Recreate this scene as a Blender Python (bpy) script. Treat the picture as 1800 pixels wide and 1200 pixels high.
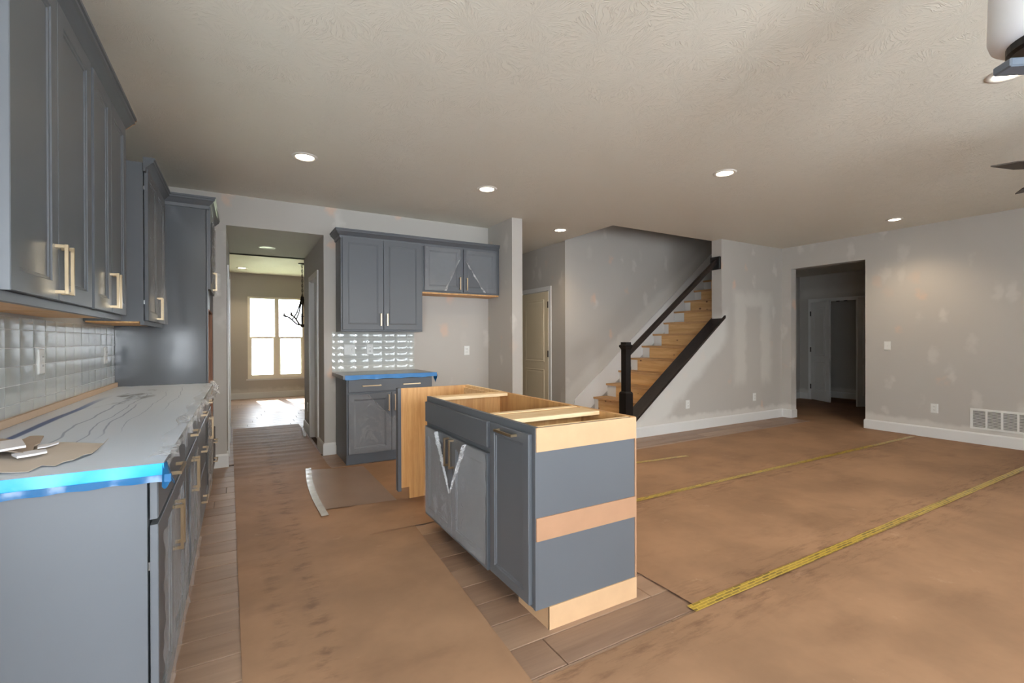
import bpy, bmesh, math, random
from mathutils import Vector, Matrix
random.seed(7)
for o in list(bpy.data.objects):
    bpy.data.objects.remove(o)
scene = bpy.context.scene
COL = scene.collection
H = 2.745

# ------------------------------------------------------------------ camera
cam_d = bpy.data.cameras.new('camera'); cam = bpy.data.objects.new('camera', cam_d); COL.objects.link(cam)
cam_d.sensor_width = 36.0; cam_d.lens = 825.48 / 1800 * 36; cam_d.clip_start = 0.02; cam_d.clip_end = 200
yaw, pitch, roll = math.radians(30.105), math.radians(-0.156), math.radians(-0.182)
fw = Vector((math.sin(yaw) * math.cos(pitch), math.cos(yaw) * math.cos(pitch), math.sin(pitch)))
rt = Vector((math.cos(yaw), -math.sin(yaw), 0)); up = rt.cross(fw)
r2 = rt * math.cos(roll) + up * math.sin(roll); u2 = -rt * math.sin(roll) + up * math.cos(roll)
cam.matrix_world = Matrix(((r2.x, u2.x, -fw.x, 0), (r2.y, u2.y, -fw.y, 0), (r2.z, u2.z, -fw.z, 1.265), (0, 0, 0, 1)))
scene.camera = cam

# ------------------------------------------------------------------ world, sun, daylight, exposure
w = bpy.data.worlds.new('World'); scene.world = w; w.use_nodes = True
bg = w.node_tree.nodes['Background']; bg.inputs[0].default_value = (0.86, 0.93, 1.0, 1); bg.inputs[1].default_value = 14.0
sd = bpy.data.lights.new('sun_offscreen', 'SUN'); sd.energy = 20.0; sd.angle = math.radians(2); sd.color = (1, 0.93, 0.82)
so = bpy.data.objects.new('sun_offscreen', sd); COL.objects.link(so); so.location = (0.5, 16, 9)
so.rotation_euler = (math.radians(-48), 0, math.radians(6))
def area(name, loc, rot, sx, sy, power, col):
    d = bpy.data.lights.new(name, 'AREA'); d.shape = 'RECTANGLE'; d.size = sx; d.size_y = sy; d.energy = power; d.color = col
    o = bpy.data.objects.new(name, d); COL.objects.link(o); o.location = loc; o.rotation_euler = rot
    return o
DAY = (0.85, 0.925, 1.0)
area('window_patio_door_offscreen', (-1.7, -1.76, 1.05), (math.radians(90), 0, 0), 1.7, 2.0, 100, DAY)
area('window_kitchen_offscreen', (.85, -1.76, 1.5), (math.radians(90), 0, 0), 1.5, 1.15, 100, DAY)
vs = scene.view_settings
vs.view_transform = 'Standard'; vs.look = 'None'; vs.exposure = 0.0; vs.gamma = 1.0; vs.use_curve_mapping = False

# ------------------------------------------------------------------ materials
class NT:
    def __init__(s, name):
        s.m = bpy.data.materials.new(name); s.m.use_nodes = True
        s.t = s.m.node_tree; s.b = s.t.nodes['Principled BSDF']; s.out = s.t.nodes['Material Output']
    def n(s, typ, **kw):
        nd = s.t.nodes.new(typ)
        for k, v in kw.items():
            if k.startswith('i_'):
                key = k[2:]; key = int(key) if key.isdigit() else key
                s.set(nd.inputs[key], v)
            else: setattr(nd, k, v)
        return nd
    def set(s, sock, v):
        if hasattr(v, 'is_output') or isinstance(v, bpy.types.NodeSocket): s.t.links.new(v, sock)
        else: sock.default_value = v
    def math(s, op, a, b=None, c=None, clamp=False):
        nd = s.n('ShaderNodeMath', operation=op, use_clamp=clamp); s.set(nd.inputs[0], a)
        if b is not None: s.set(nd.inputs[1], b)
        if c is not None: s.set(nd.inputs[2], c)
        return nd.outputs[0]
    def mix(s, f, a, b):
        nd = s.n('ShaderNodeMix', data_type='RGBA'); s.set(nd.inputs[0], f)
        s.set(nd.inputs[6], a); s.set(nd.inputs[7], b); return nd.outputs[2]
    def smooth(s, v, a, b):
        nd = s.n('ShaderNodeMapRange', interpolation_type='SMOOTHSTEP'); s.set(nd.inputs[0], v)
        s.set(nd.inputs[1], a); s.set(nd.inputs[2], b); return nd.outputs[0]
    def pos(s): return s.n('ShaderNodeNewGeometry').outputs['Position']
    def noise(s, vec, scale, detail=3, rough=0.5, out=0, dist=0.0):
        nd = s.n('ShaderNodeTexNoise'); s.set(nd.inputs['Vector'], vec); nd.inputs['Scale'].default_value = scale
        nd.inputs['Detail'].default_value = detail; nd.inputs['Roughness'].default_value = rough; nd.inputs['Distortion'].default_value = dist
        return nd.outputs[out]
    def mapping(s, vec, scale=(1, 1, 1), loc=(0, 0, 0), rot=(0, 0, 0)):
        nd = s.n('ShaderNodeMapping'); s.set(nd.inputs[0], vec); nd.inputs['Scale'].default_value = scale
        nd.inputs['Location'].default_value = loc; nd.inputs['Rotation'].default_value = rot; return nd.outputs[0]
    def bump(s, h, strength=0.2, dist=0.01):
        nd = s.n('ShaderNodeBump'); nd.inputs['Strength'].default_value = strength; nd.inputs['Distance'].default_value = dist
        s.set(nd.inputs['Height'], h); s.t.links.new(nd.outputs[0], s.b.inputs['Normal'])
    def color(s, c): s.set(s.b.inputs['Base Color'], c)
def sr(r, g, b):
    f = lambda c: ((c / 255 + 0.055) / 1.055) ** 2.4 if c > 10 else c / 255 / 12.92
    return (f(r), f(g), f(b), 1)
def mat(name, col, rough=0.5, metal=0.0, var=0.06, vscale=3.0, coat=0.0, bump=0.0, bscale=200):
    t = NT(name); p = t.pos()
    f = t.noise(p, vscale, 4)
    a = tuple(min(1, c * (1 - var)) for c in col[:3]) + (1,); b = tuple(min(1, c * (1 + var)) for c in col[:3]) + (1,)
    t.color(t.mix(f, a, b))
    t.b.inputs['Roughness'].default_value = rough; t.b.inputs['Metallic'].default_value = metal
    t.b.inputs['Coat Weight'].default_value = coat
    if bump: t.bump(t.noise(p, bscale, 2), bump, 0.002)
    return t.m
def emit(name, col, strength):
    t = NT(name); t.b.inputs['Base Color'].default_value = col
    t.b.inputs['Emission Color'].default_value = col; t.b.inputs['Emission Strength'].default_value = strength
    return t.m

def wall_mat(name, base=sr(186, 181, 174), boxes=(), bands=(), spots=True, over=True):
    """painted drywall with filler spots, sprayed white band above the skirting and larger sanded patches"""
    t = NT(name); p = t.pos()
    sep = t.n('ShaderNodeSeparateXYZ'); t.set(sep.inputs[0], p); X, Y, Z = sep.outputs
    c = t.mix(t.noise(p, 1.3, 3), tuple(v * 0.95 for v in base[:3]) + (1,), tuple(min(1, v * 1.05) for v in base[:3]) + (1,))
    white = sr(214, 210, 203)
    if spots:
        nz = t.noise(p, 9, 2, out=1)
        vm = t.n('ShaderNodeVectorMath', operation='MULTIPLY_ADD'); t.set(vm.inputs[0], nz); vm.inputs[1].default_value = (.14, .14, .14); t.set(vm.inputs[2], p)
        for sc, th, colr, amt, sq in ((2.9, .26, sr(216, 184, 162), .72, (1, 1, .7)), (3.7, .28, sr(208, 203, 196), .65, (1, 1, .45))):
            v = t.n('ShaderNodeTexVoronoi'); t.set(v.inputs['Vector'], t.mapping(vm.outputs[0], sq)); v.inputs['Scale'].default_value = sc
            m = t.smooth(v.outputs['Distance'], th, th * .3)
            sepc = t.n('ShaderNodeSeparateColor'); t.set(sepc.inputs[0], v.outputs['Color'])
            m = t.math('MULTIPLY', m, t.math('MULTIPLY', t.smooth(sepc.outputs[0], .35, .75), amt))
            c = t.mix(m, c, colr)
    edge = t.math('MULTIPLY', t.math('SUBTRACT', t.noise(p, 5, 3), .5), .16)
    for ax, u0, u1, z0, z1, soft, colr, amt in boxes:
        U = X if ax == 'X' else Y
        du = t.math('SUBTRACT', t.math('ABSOLUTE', t.math('SUBTRACT', U, (u0 + u1) / 2)), (u1 - u0) / 2)
        dz = t.math('SUBTRACT', t.math('ABSOLUTE', t.math('SUBTRACT', Z, (z0 + z1) / 2)), (z1 - z0) / 2)
        d = t.math('ADD', t.math('MAXIMUM', du, dz), edge)
        c = t.mix(t.math('MULTIPLY', t.smooth(d, soft, -soft), amt), c, colr)
    for x0, z0, x1, z1, wd, soft, colr, amt, xlim in bands:
        sl = (z1 - z0) / (x1 - x0)
        d = t.math('ABSOLUTE', t.math('SUBTRACT', Z, t.math('ADD', t.math('MULTIPLY', X, sl), z0 - sl * x0)))
        d = t.math('ADD', t.math('SUBTRACT', d, wd), edge)
        c = t.mix(t.math('MULTIPLY', t.math('MULTIPLY', t.smooth(d, soft, -soft), amt), t.smooth(X, xlim + .1, xlim - .1)), c, colr)
    if over:
        d = t.math('ADD', Z, edge)
        c = t.mix(t.math('MULTIPLY', t.smooth(d, .24, .17), .8), c, white)
    t.color(c); t.b.inputs['Roughness'].default_value = 0.75
    t.bump(t.noise(p, 120, 2), 0.08, 0.002)
    return t.m

def ceiling_mat():
    t = NT('stomped ceiling plaster'); p = t.pos()
    nz = t.noise(p, 6, 2, out=1)
    vm = t.n('ShaderNodeVectorMath', operation='MULTIPLY_ADD'); t.set(vm.inputs[0], nz); vm.inputs[1].default_value = (.12, .12, 0); t.set(vm.inputs[2], p)
    v = t.n('ShaderNodeTexVoronoi', voronoi_dimensions='2D'); t.set(v.inputs['Vector'], vm.outputs[0]); v.inputs['Scale'].default_value = 3.6
    sb = t.n('ShaderNodeVectorMath', operation='SUBTRACT'); t.set(sb.inputs[0], vm.outputs[0]); t.set(sb.inputs[1], v.outputs['Position'])
    s = t.n('ShaderNodeSeparateXYZ'); t.set(s.inputs[0], sb.outputs[0])
    ang = t.math('ARCTAN2', s.outputs[1], s.outputs[0])
    cx = t.math('MULTIPLY', t.math('COSINE', ang), 12.0); cy = t.math('MULTIPLY', t.math('SINE', ang), 12.0)
    sc = t.n('ShaderNodeSeparateColor'); t.set(sc.inputs[0], v.outputs['Color'])
    cz = t.math('ADD', t.math('MULTIPLY', v.outputs['Distance'], 2.5), t.math('MULTIPLY', sc.outputs[0], 40))
    cb = t.n('ShaderNodeCombineXYZ'); t.set(cb.inputs[0], cx); t.set(cb.inputs[1], cy); t.set(cb.inputs[2], cz)
    n1 = t.noise(cb.outputs[0], 1.0, 2, 0.5)
    ridge = t.smooth(t.math('ABSOLUTE', t.math('SUBTRACT', n1, .5)), .05, .0)
    hgt = t.math('ADD', t.math('MULTIPLY', ridge, .8), t.math('MULTIPLY', t.noise(p, 70, 2), .12))
    t.color(sr(226, 220, 206)); t.b.inputs['Roughness'].default_value = .6
    t.bump(hgt, .42, .006)
    return t.m

def wood_mat(name, c1, c2, axis='Z', scale=1.0, rough=.5, knots=False, rnd=False):
    t = NT(name); p = t.pos()
    if rnd:
        oi = t.n('ShaderNodeObjectInfo')
        vm = t.n('ShaderNodeVectorMath', operation='MULTIPLY_ADD'); t.set(vm.inputs[0], oi.outputs['Random']); vm.inputs[1].default_value = (37, 11, 5); t.set(vm.inputs[2], p); p = vm.outputs[0]
    s = {'X': (.6, 9, 9), 'Y': (9, .6, 9), 'Z': (9, 9, .6)}[axis]
    g = t.noise(t.mapping(p, tuple(v * scale for v in s)), 3.0, 5, .6, dist=.6)
    g2 = t.noise(t.mapping(p, tuple(v * scale * 4 for v in s)), 5.0, 3, .6)
    f = t.math('ADD', t.math('MULTIPLY', g, .75), t.math('MULTIPLY', g2, .25))
    f = t.smooth(f, .32, .68)
    if rnd: f = t.math('ADD', t.math('MULTIPLY', f, .45), t.math('MULTIPLY', oi.outputs['Random'], .55))
    c = t.mix(f, c1, c2)
    if knots:
        v = t.n('ShaderNodeTexVoronoi'); t.set(v.inputs['Vector'], t.mapping(p, (1, 1.0, 1.4))); v.inputs['Scale'].default_value = 6.5
        c = t.mix(t.math('MULTIPLY', t.smooth(v.outputs['Distance'], .2, .08), .85), c, sr(92, 46, 20))
    t.color(c); t.b.inputs['Roughness'].default_value = rough
    t.bump(g2, .06, .003)
    return t.m

def kraft_mat(name, base, track=None):
    t = NT(name); p = t.pos()
    c = t.mix(t.smooth(t.noise(p, 1.6, 5, .6), .3, .7), tuple(v * .82 for v in base[:3]) + (1,), tuple(v * 1.14 for v in base[:3]) + (1,))
    c = t.mix(t.math('MULTIPLY', t.smooth(t.noise(t.mapping(p, (1.2, 2.4, 1)), 1.3, 5, .6), .54, .74), .28), c, sr(88, 60, 44))
    c = t.mix(t.math('MULTIPLY', t.smooth(t.noise(p, 4.5, 6, .7), .62, .74), .25), c, sr(206, 176, 150))
    sep = t.n('ShaderNodeSeparateXYZ'); t.set(sep.inputs[0], p)
    if track == 'path':
        for x0, wd, amt in ((.30, .09, .5), (.15, .08, .32)):
            cx = t.math('ADD', sep.outputs[0], t.math('MULTIPLY', t.math('SUBTRACT', t.noise(p, 3, 3), .5), .12))
            m = t.smooth(t.math('ABSOLUTE', t.math('SUBTRACT', cx, x0)), wd, 0)
            m = t.math('MULTIPLY', m, t.smooth(t.noise(t.mapping(p, (2.4, 4.5, 1)), 2.6, 4, .65), .44, .68))
            c = t.mix(t.math('MULTIPLY', m, amt), c, sr(70, 46, 34))
    if track == 'seam':
        for y0 in (1.46, 2.66):
            m = t.smooth(t.math('ABSOLUTE', t.math('SUBTRACT', sep.outputs[1], y0)), .3, .02)
            m = t.math('MULTIPLY', m, t.smooth(t.noise(t.mapping(p, (2, 9, 1)), 2.2, 5, .7), .45, .7))
            c = t.mix(t.math('MULTIPLY', m, .55), c, sr(82, 52, 36))
    t.color(c); t.b.inputs['Roughness'].default_value = .68
    t.b.inputs['Specular IOR Level'].default_value = .3
    t.bump(t.noise(t.mapping(p, (.6, 2, 1)), 4, 3), .08, .02)
    return t.m

def film_mat(name, opac=.16, ridge=.5, tint=(.9, .93, .96, 1), scale=7, stretch=(1, 1, 1), rough=.18):
    t = NT(name); p = t.mapping(t.pos(), stretch)
    n1 = t.noise(p, scale, 4, .6, dist=1.2)
    r = t.smooth(t.math('ABSOLUTE', t.math('SUBTRACT', n1, .5)), .06, .0)
    r = t.math('MULTIPLY', r, t.smooth(t.noise(p, scale * .4, 2), .42, .62))
    t.color(tint); t.b.inputs['Roughness'].default_value = rough
    t.bump(t.noise(p, scale * 1.3, 2, .5, dist=1.0), .22, .012)
    tr = t.n('ShaderNodeBsdfTransparent'); mx = t.n('ShaderNodeMixShader')
    t.set(mx.inputs[0], t.math('ADD', t.math('MULTIPLY', r, ridge), opac, clamp=True))
    t.t.links.new(tr.outputs[0], mx.inputs[1]); t.t.links.new(t.b.outputs[0], mx.inputs[2]); t.t.links.new(mx.outputs[0], t.out.inputs[0])
    return t.m

def counter_film_mat():
    t = NT('blue protective film over counter'); p = t.pos()
    sep = t.n('ShaderNodeSeparateXYZ'); t.set(sep.inputs[0], p)
    n1 = t.noise(t.mapping(p, (8, .45, 1)), 1.2, 1.5, .4, dist=.2)
    wig = t.math('MULTIPLY', t.math('SUBTRACT', t.noise(t.mapping(p, (.4, 1.1, 1)), 1.3, 3), .5), .16)
    m = 0.0
    for x0, sl, wd, y0, y1 in ((-.575, .02, .006, 1.6, 3.7), (-.50, .035, .0035, 2.0, 3.9), (-.46, .05, .0045, 2.3, 3.3), (-.40, .03, .002, 2.4, 4.0), (-.33, .02, .002, 3.0, 4.4)):
        xx = t.math('ADD', t.math('ADD', sep.outputs[0], wig), t.math('MULTIPLY', sep.outputs[1], sl))
        d = t.smooth(t.math('ABSOLUTE', t.math('SUBTRACT', xx, x0 + sl * 2.6)), wd, wd * .4)
        d = t.math('MULTIPLY', d, t.math('MULTIPLY', t.smooth(sep.outputs[1], y0 - .2, y0 + .2), t.smooth(sep.outputs[1], y1 + .2, y1 - .2)))
        m = t.math('MAXIMUM', m, d)
    m2 = t.smooth(t.math('ABSOLUTE', t.math('SUBTRACT', t.math('ADD', sep.outputs[0], t.math('MULTIPLY', t.noise(t.mapping(p, (1, .6, 1)), 1.2, 2), .12)), -.655)), .022, .01)
    m2 = t.math('MULTIPLY', m2, t.smooth(sep.outputs[1], 4.0, 3.2))
    m3 = t.math('MULTIPLY', t.smooth(t.noise(t.mapping(p, (4, 1.6, 1)), 1.6, 4, .6), .56, .66), t.smooth(t.math('ABSOLUTE', t.math('SUBTRACT', sep.outputs[1], 3.75)), .6, .25))
    m3 = t.math('MULTIPLY', m3, t.smooth(sep.outputs[0], -.42, -.56))
    c = t.mix(t.noise(p, 1.5, 3), sr(212, 224, 238), sr(222, 232, 244))
    c = t.mix(t.math('MULTIPLY', m, .6), c, sr(48, 94, 146)); c = t.mix(m2, c, sr(20, 78, 150)); c = t.mix(t.math('MULTIPLY', m3, .85), c, sr(34, 56, 88))
    t.color(c); t.b.inputs['Roughness'].default_value = .3
    t.bump(t.math('ADD', n1, t.math('MULTIPLY', t.noise(p, 30, 3), .1)), .15, .01)
    return t.m

def tape_mat():
    t = NT('yellow printed seam tape'); p = t.pos()
    b = t.n('ShaderNodeTexBrick'); t.set(b.inputs['Vector'], t.mapping(p, (1, 1, 1), rot=(0, 0, .0)))
    b.inputs['Scale'].default_value = 16; b.inputs['Mortar Size'].default_value = .045; b.inputs['Brick Width'].default_value = 1.0; b.inputs['Row Height'].default_value = .27
    b.inputs['Color1'].default_value = sr(84, 70, 30); b.inputs['Color2'].default_value = sr(180, 150, 58); b.inputs['Mortar'].default_value = sr(204, 175, 80); b.inputs['Bias'].default_value = -.1
    c = t.mix(t.math('MULTIPLY', t.noise(p, 40, 3), .3), b.outputs[0], sr(190, 160, 70))
    t.color(c); t.b.inputs['Roughness'].default_value = .3; return t.m

M = {}
M['cab'] = mat('slate grey cabinet paint', sr(92, 95.5, 100), .42, var=.05)
M['cabgloss'] = mat('slate grey cabinet side under tight film', sr(92, 95.5, 100), .14, var=.05, bump=.3, bscale=9)
M['cabin'] = wood_mat('maple cabinet interior', sr(196, 142, 84), sr(222, 172, 112), 'Z', .8, .45)
M['mdf'] = mat('raw fibreboard', sr(196, 160, 122), .7, var=.1, vscale=12, bump=.1)
M['mdfd'] = mat('raw fibreboard darker', sr(168, 128, 98), .7, var=.1, vscale=12, bump=.1)
M['ply'] = wood_mat('pale plywood rail', sr(222, 184, 130), sr(240, 212, 170), 'X', 1.0, .6)
M['rawbrown'] = wood_mat('raw brown oven cutout edge', sr(120, 80, 58), sr(150, 104, 78), 'Z', 1, .6)
M['gold'] = mat('champagne bronze metal', sr(206, 184, 150), .28, 1.0, var=.05)
M['dark'] = mat('black gap', (0.006, 0.006, 0.007, 1), .8)
M['hinge'] = mat('steel hinge', sr(190, 190, 188), .35, .9)
M['wall'] = wall_mat('grey drywall paint with filler spots')
M['wallplain'] = wall_mat('plain grey drywall', sr(186, 181, 174), spots=False, over=False)
M['wallback'] = wall_mat('grey drywall behind cabinets', sr(186, 181, 174), over=False)
M['wallstair'] = wall_mat('stair drywall with sanded skirt band', sr(186, 181, 174), bands=((4.349, .46, 7.458, 2.88, .16, .08, sr(206, 202, 194), .75, 9),), over=False)
M['wallknee'] = wall_mat('knee wall drywall with sanded patches', sr(186, 181, 174), boxes=(
    ('X', 6.45, 7.36, .6, 1.98, .10, sr(208, 204, 196), .75), ('X', 6.72, 7.10, .2, 1.78, .05, sr(186, 181, 174), .9),
    ), bands=((4.454, .03, 6.198, 1.42, .22, .10, sr(214, 212, 206), .85, 6.25),))
M['walldark'] = wall_mat('back room drywall', sr(186, 181, 174), boxes=(('Y', 4.2, 5.6, 2.12, 2.3, .1, sr(214, 210, 203), .6),), spots=False)
M['dining'] = wall_mat('dining room drywall', sr(186, 181, 174), spots=False)
M['ceil'] = ceiling_mat()
M['trim'] = mat('white trim paint', sr(222, 221, 218), .45, var=.03)
M['cream'] = mat('cream door paint', sr(222, 208, 178), .45, var=.03)
M['plate'] = mat('white plastic plate', sr(226, 226, 222), .35, var=.02)
M['slot'] = mat('dark slot', sr(60, 58, 55), .6)
M['tile'] = mat('pale grey glazed tile', sr(190, 192, 187), .07, var=.07, vscale=6, coat=.5, bump=.35, bscale=16)
M['grout'] = mat('white grout', sr(214, 214, 210), .8)
M['plank'] = wood_mat('grey brown vinyl plank', sr(126, 99, 80), sr(164, 135, 112), 'X', .45, .4, rnd=True)
M['sub'] = mat('dark subfloor joint', sr(74, 56, 44), .8)
M['pine'] = wood_mat('knotty pine stair boards', sr(204, 156, 98), sr(226, 186, 130), 'Y', .8, .5, knots=True)
M['pinet'] = wood_mat('darker pine stair treads', sr(178, 134, 86), sr(206, 164, 114), 'Y', .8, .5)  # treads tinted darker and greyer than the risers
M['ebony'] = wood_mat('ebony stained wood', sr(26, 20, 18), sr(46, 36, 32), 'X', 1, .35)
M['black'] = mat('black painted wood', sr(20, 18, 18), .35, var=.1)
M['kraftp'] = kraft_mat('brown floor paper path', sr(154, 120, 92), 'path')
M['kraft'] = kraft_mat('brown floor paper', sr(154, 120, 92), 'seam')
M['kraftl'] = mat('torn kraft paper', sr(204, 192, 178), .7, var=.06, vscale=8)
M['kraftm'] = mat('crumpled tan paper', sr(186, 168, 150), .7, var=.08, vscale=14)
M['white'] = mat('white paper', sr(236, 236, 240), .6, var=.02)
M['tape'] = tape_mat()
M['silver'] = mat('silver duct tape', sr(206, 204, 198), .25, .3, var=.15, vscale=30)
M['greyfilm'] = mat('dusty grey plastic sheet', sr(140, 116, 98), .3, var=.12, vscale=5, bump=.2, bscale=20)
M['blue'] = mat('bright blue masking film', sr(26, 158, 226), .3, var=.1, vscale=9, bump=.3, bscale=40)
M['blued'] = mat('deep blue masking tape', sr(18, 112, 178), .35, var=.1, vscale=9)
M['cfilm'] = counter_film_mat()
M['flap'] = mat('loose dark blue film edge', sr(30, 92, 140), .25, var=.2, vscale=14, bump=.3, bscale=50)
M['stone'] = mat('grey counter slab', sr(120, 124, 128), .3)
M['film'] = film_mat('clear film', .07, .1, rough=.25)
M['filmz'] = film_mat('clear film dusty', .19, .09, stretch=(1, 1, .45), scale=7, rough=.4)
M['fold'] = film_mat('gathered film fold', .27, .55, (.95, .96, .97, 1), scale=30)
M['drape'] = film_mat('hanging clear film', .30, .5, stretch=(1, .35, 2), scale=10)
M['lens'] = emit('lit lamp lens', (1, .86, .66, 1), 22)
M['lensoff'] = mat('frosted lens', sr(230, 226, 218), .4)
M['ring'] = mat('white lamp trim', sr(224, 218, 208), .4)
M['bronze'] = mat('dark bronze metal', sr(46, 38, 32), .4, .6)
M['drum'] = mat('white drum shade', sr(236, 238, 242), .35, var=.01)
M['greybar'] = mat('brushed grey metal', sr(118, 128, 142), .35, .5)
M['fan'] = mat('dark fan blade', sr(48, 38, 28), .4)
M['vinyl'] = mat('white vinyl window frame', sr(238, 232, 216), .4, var=.01)
t = NT('window glass'); g = t.n('ShaderNodeBsdfGlossy', i_Roughness=.02); tr = t.n('ShaderNodeBsdfTransparent'); mx = t.n('ShaderNodeMixShader', i_0=.06)
t.t.links.new(tr.outputs[0], mx.inputs[1]); t.t.links.new(g.outputs[0], mx.inputs[2]); t.t.links.new(mx.outputs[0], t.out.inputs[0]); M['glass'] = t.m
M['lawn'] = mat('pale dry lawn', sr(196, 206, 170), .9, var=.2, vscale=.6)
M['tan'] = mat('tan masking paper', sr(196, 172, 148), .7, var=.04)

# ------------------------------------------------------------------ builders
def root_loc(o):
    while o.parent: o = o.parent
    return o.location.copy()
class MB:
    def __init__(s): s.v = []; s.f = []; s.sm = False
    def quad(s, *p):
        i = len(s.v); s.v += [tuple(q) for q in p]; s.f.append(tuple(range(i, i + len(p)))); return s
    def hexa(s, p):
        i = len(s.v); s.v += [tuple(q) for q in p]
        s.f += [tuple(i + k for k in q) for q in ((0, 3, 2, 1), (4, 5, 6, 7), (0, 1, 5, 4), (1, 2, 6, 5), (2, 3, 7, 6), (3, 0, 4, 7))]; return s
    def box(s, x0, x1, y0, y1, z0, z1):
        return s.hexa([(x0, y0, z0), (x1, y0, z0), (x1, y1, z0), (x0, y1, z0), (x0, y0, z1), (x1, y0, z1), (x1, y1, z1), (x0, y1, z1)])
    def loops(s, rings, closed=True, cap=True):
        i = len(s.v); n = len(rings[0])
        for r in rings: s.v += [tuple(q) for q in r]
        for k in range(len(rings) - 1):
            for j in range(n if closed else n - 1):
                a = i + k * n + j; b = i + k * n + (j + 1) % n
                s.f.append((a, b, b + n, a + n))
        if cap:
            s.f.append(tuple(i + j for j in reversed(range(n)))); s.f.append(tuple(i + (len(rings) - 1) * n + j for j in range(n)))
        return s
    def tube(s, pts, r, n=8):
        P = [Vector(p) for p in pts]; rings = []
        for k, p in enumerate(P):
            d = (P[min(k + 1, len(P) - 1)] - P[max(k - 1, 0)]).normalized()
            a = d.cross(Vector((0, 0, 1)));
            if a.length < 1e-3: a = Vector((1, 0, 0))
            a.normalize(); b = d.cross(a)
            rr = r[k] if isinstance(r, (list, tuple)) else r
            rings.append([p + (a * math.cos(2 * math.pi * j / n) + b * math.sin(2 * math.pi * j / n)) * rr for j in range(n)])
        return s.loops(rings)
    def lathe(s, c, prof, n=24):
        return s.loops([[(c[0] + r * math.cos(2 * math.pi * j / n), c[1] + r * math.sin(2 * math.pi * j / n), c[2] + z) for j in range(n)] for r, z in prof])
    def grid(s, fn, nu, nv):
        i = len(s.v)
        for a in range(nu + 1):
            for b in range(nv + 1): s.v.append(tuple(fn(a / nu, b / nv)))
        for a in range(nu):
            for b in range(nv):
                k = i + a * (nv + 1) + b; s.f.append((k, k + 1, k + nv + 2, k + nv + 1))
        return s
    def sweep(s, path, prof, side=1):
        """prof [(out, z)] swept along an XY polyline with mitred corners; side=+1 offsets to the left of travel"""
        P = [Vector((a, b)) for a, b in path]; rings = []
        for k, p in enumerate(P):
            ds = []
            if k > 0: ds.append((p - P[k - 1]).normalized())
            if k < len(P) - 1: ds.append((P[k + 1] - p).normalized())
            ns = [Vector((-d.y, d.x)) * side for d in ds]
            m = ns[0] if len(ns) == 1 else (ns[0] + ns[1]) / max(.2, (1 + ns[0].dot(ns[1])))
            rings.append([(p.x + m.x * o, p.y + m.y * o, z) for o, z in prof])
        return s.loops(rings)
    def build(s, name, m, parent=None, smooth=False, bevel=0.0):
        off = root_loc(parent) if parent else Vector((0, 0, 0))
        me = bpy.data.meshes.new(name); me.from_pydata([tuple(Vector(v) - off) for v in s.v], [], s.f)
        bm = bmesh.new(); bm.from_mesh(me)
        bmesh.ops.recalc_face_normals(bm, faces=bm.faces)
        if bevel: bmesh.ops.bevel(bm, geom=list(bm.edges), offset=bevel, segments=1, affect='EDGES', clamp_overlap=True)
        bm.to_mesh(me); bm.free()
        if smooth:
            for p in me.polygons: p.use_smooth = True
        me.materials.append(M[m] if isinstance(m, str) else m)
        o = bpy.data.objects.new(name, me); COL.objects.link(o); o.parent = parent
        return o
def tag(o, label, cat, group=None):
    o['label'] = label; o['category'] = cat
    if group: o['group'] = group
    return o
def thing(name, loc, label, cat, group=None):
    o = bpy.data.objects.new(name, None); COL.objects.link(o); o.location = loc; o.empty_display_size = .1
    return tag(o, label, cat, group)
def struct(o, label=None):
    o['kind'] = 'structure'
    if label: o['label'] = label
    return o
def B(*a): return MB().box(*a)

# mapped frames: (u along the front, w outward, z up)
def fmap(kind, p0):
    return {'px': lambda u, w_, z: (p0 + w_, u, z), 'mx': lambda u, w_, z: (p0 - w_, u, z), 'my': lambda u, w_, z: (u, p0 - w_, z)}[kind]
def mbox(mb, F, u0, u1, w0, w1, z0, z1):
    return mb.hexa([F(u0, w0, z0), F(u1, w0, z0), F(u1, w1, z0), F(u0, w1, z0), F(u0, w0, z1), F(u1, w0, z1), F(u1, w1, z1), F(u0, w1, z1)])
def shaker(F, u0, u1, z0, z1, t=.02, rail=.058, rec=.009, ch=.002):
    mb = MB()
    def ring(d, w_): return [F(u0 + d, w_, z0 + d), F(u1 - d, w_, z0 + d), F(u1 - d, w_, z1 - d), F(u0 + d, w_, z1 - d)]
    rs = [ring(0, 0), ring(0, t - ch), ring(ch, t)]
    if rail: rs += [ring(rail, t), ring(rail + .003, t - .004), ring(rail + .010, t - .005), ring(rail + .013, t - rec)]
    return mb.loops(rs)
def pull(F, u, z, L, vertical, parent, wd=.011, out=.032, w0=.02):
    mb = MB(); h = L / 2
    if vertical:
        mbox(mb, F, u - wd / 2, u + wd / 2, w0 + out - .009, w0 + out, z - h, z + h)
        for s in (-1, 1): mbox(mb, F, u - wd / 2, u + wd / 2, w0 - .001, w0 + out - .008, z + s * (h - .006) - .005, z + s * (h - .006) + .005)
    else:
        mbox(mb, F, u - h, u + h, w0 + out - .009, w0 + out, z - wd / 2, z + wd / 2)
        for s in (-1, 1): mbox(mb, F, u + s * (h - .006) - .005, u + s * (h - .006) + .005, w0 - .001, w0 + out - .008, z - wd / 2, z + wd / 2)
    return mb.build('handle', 'gold', parent)
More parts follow.
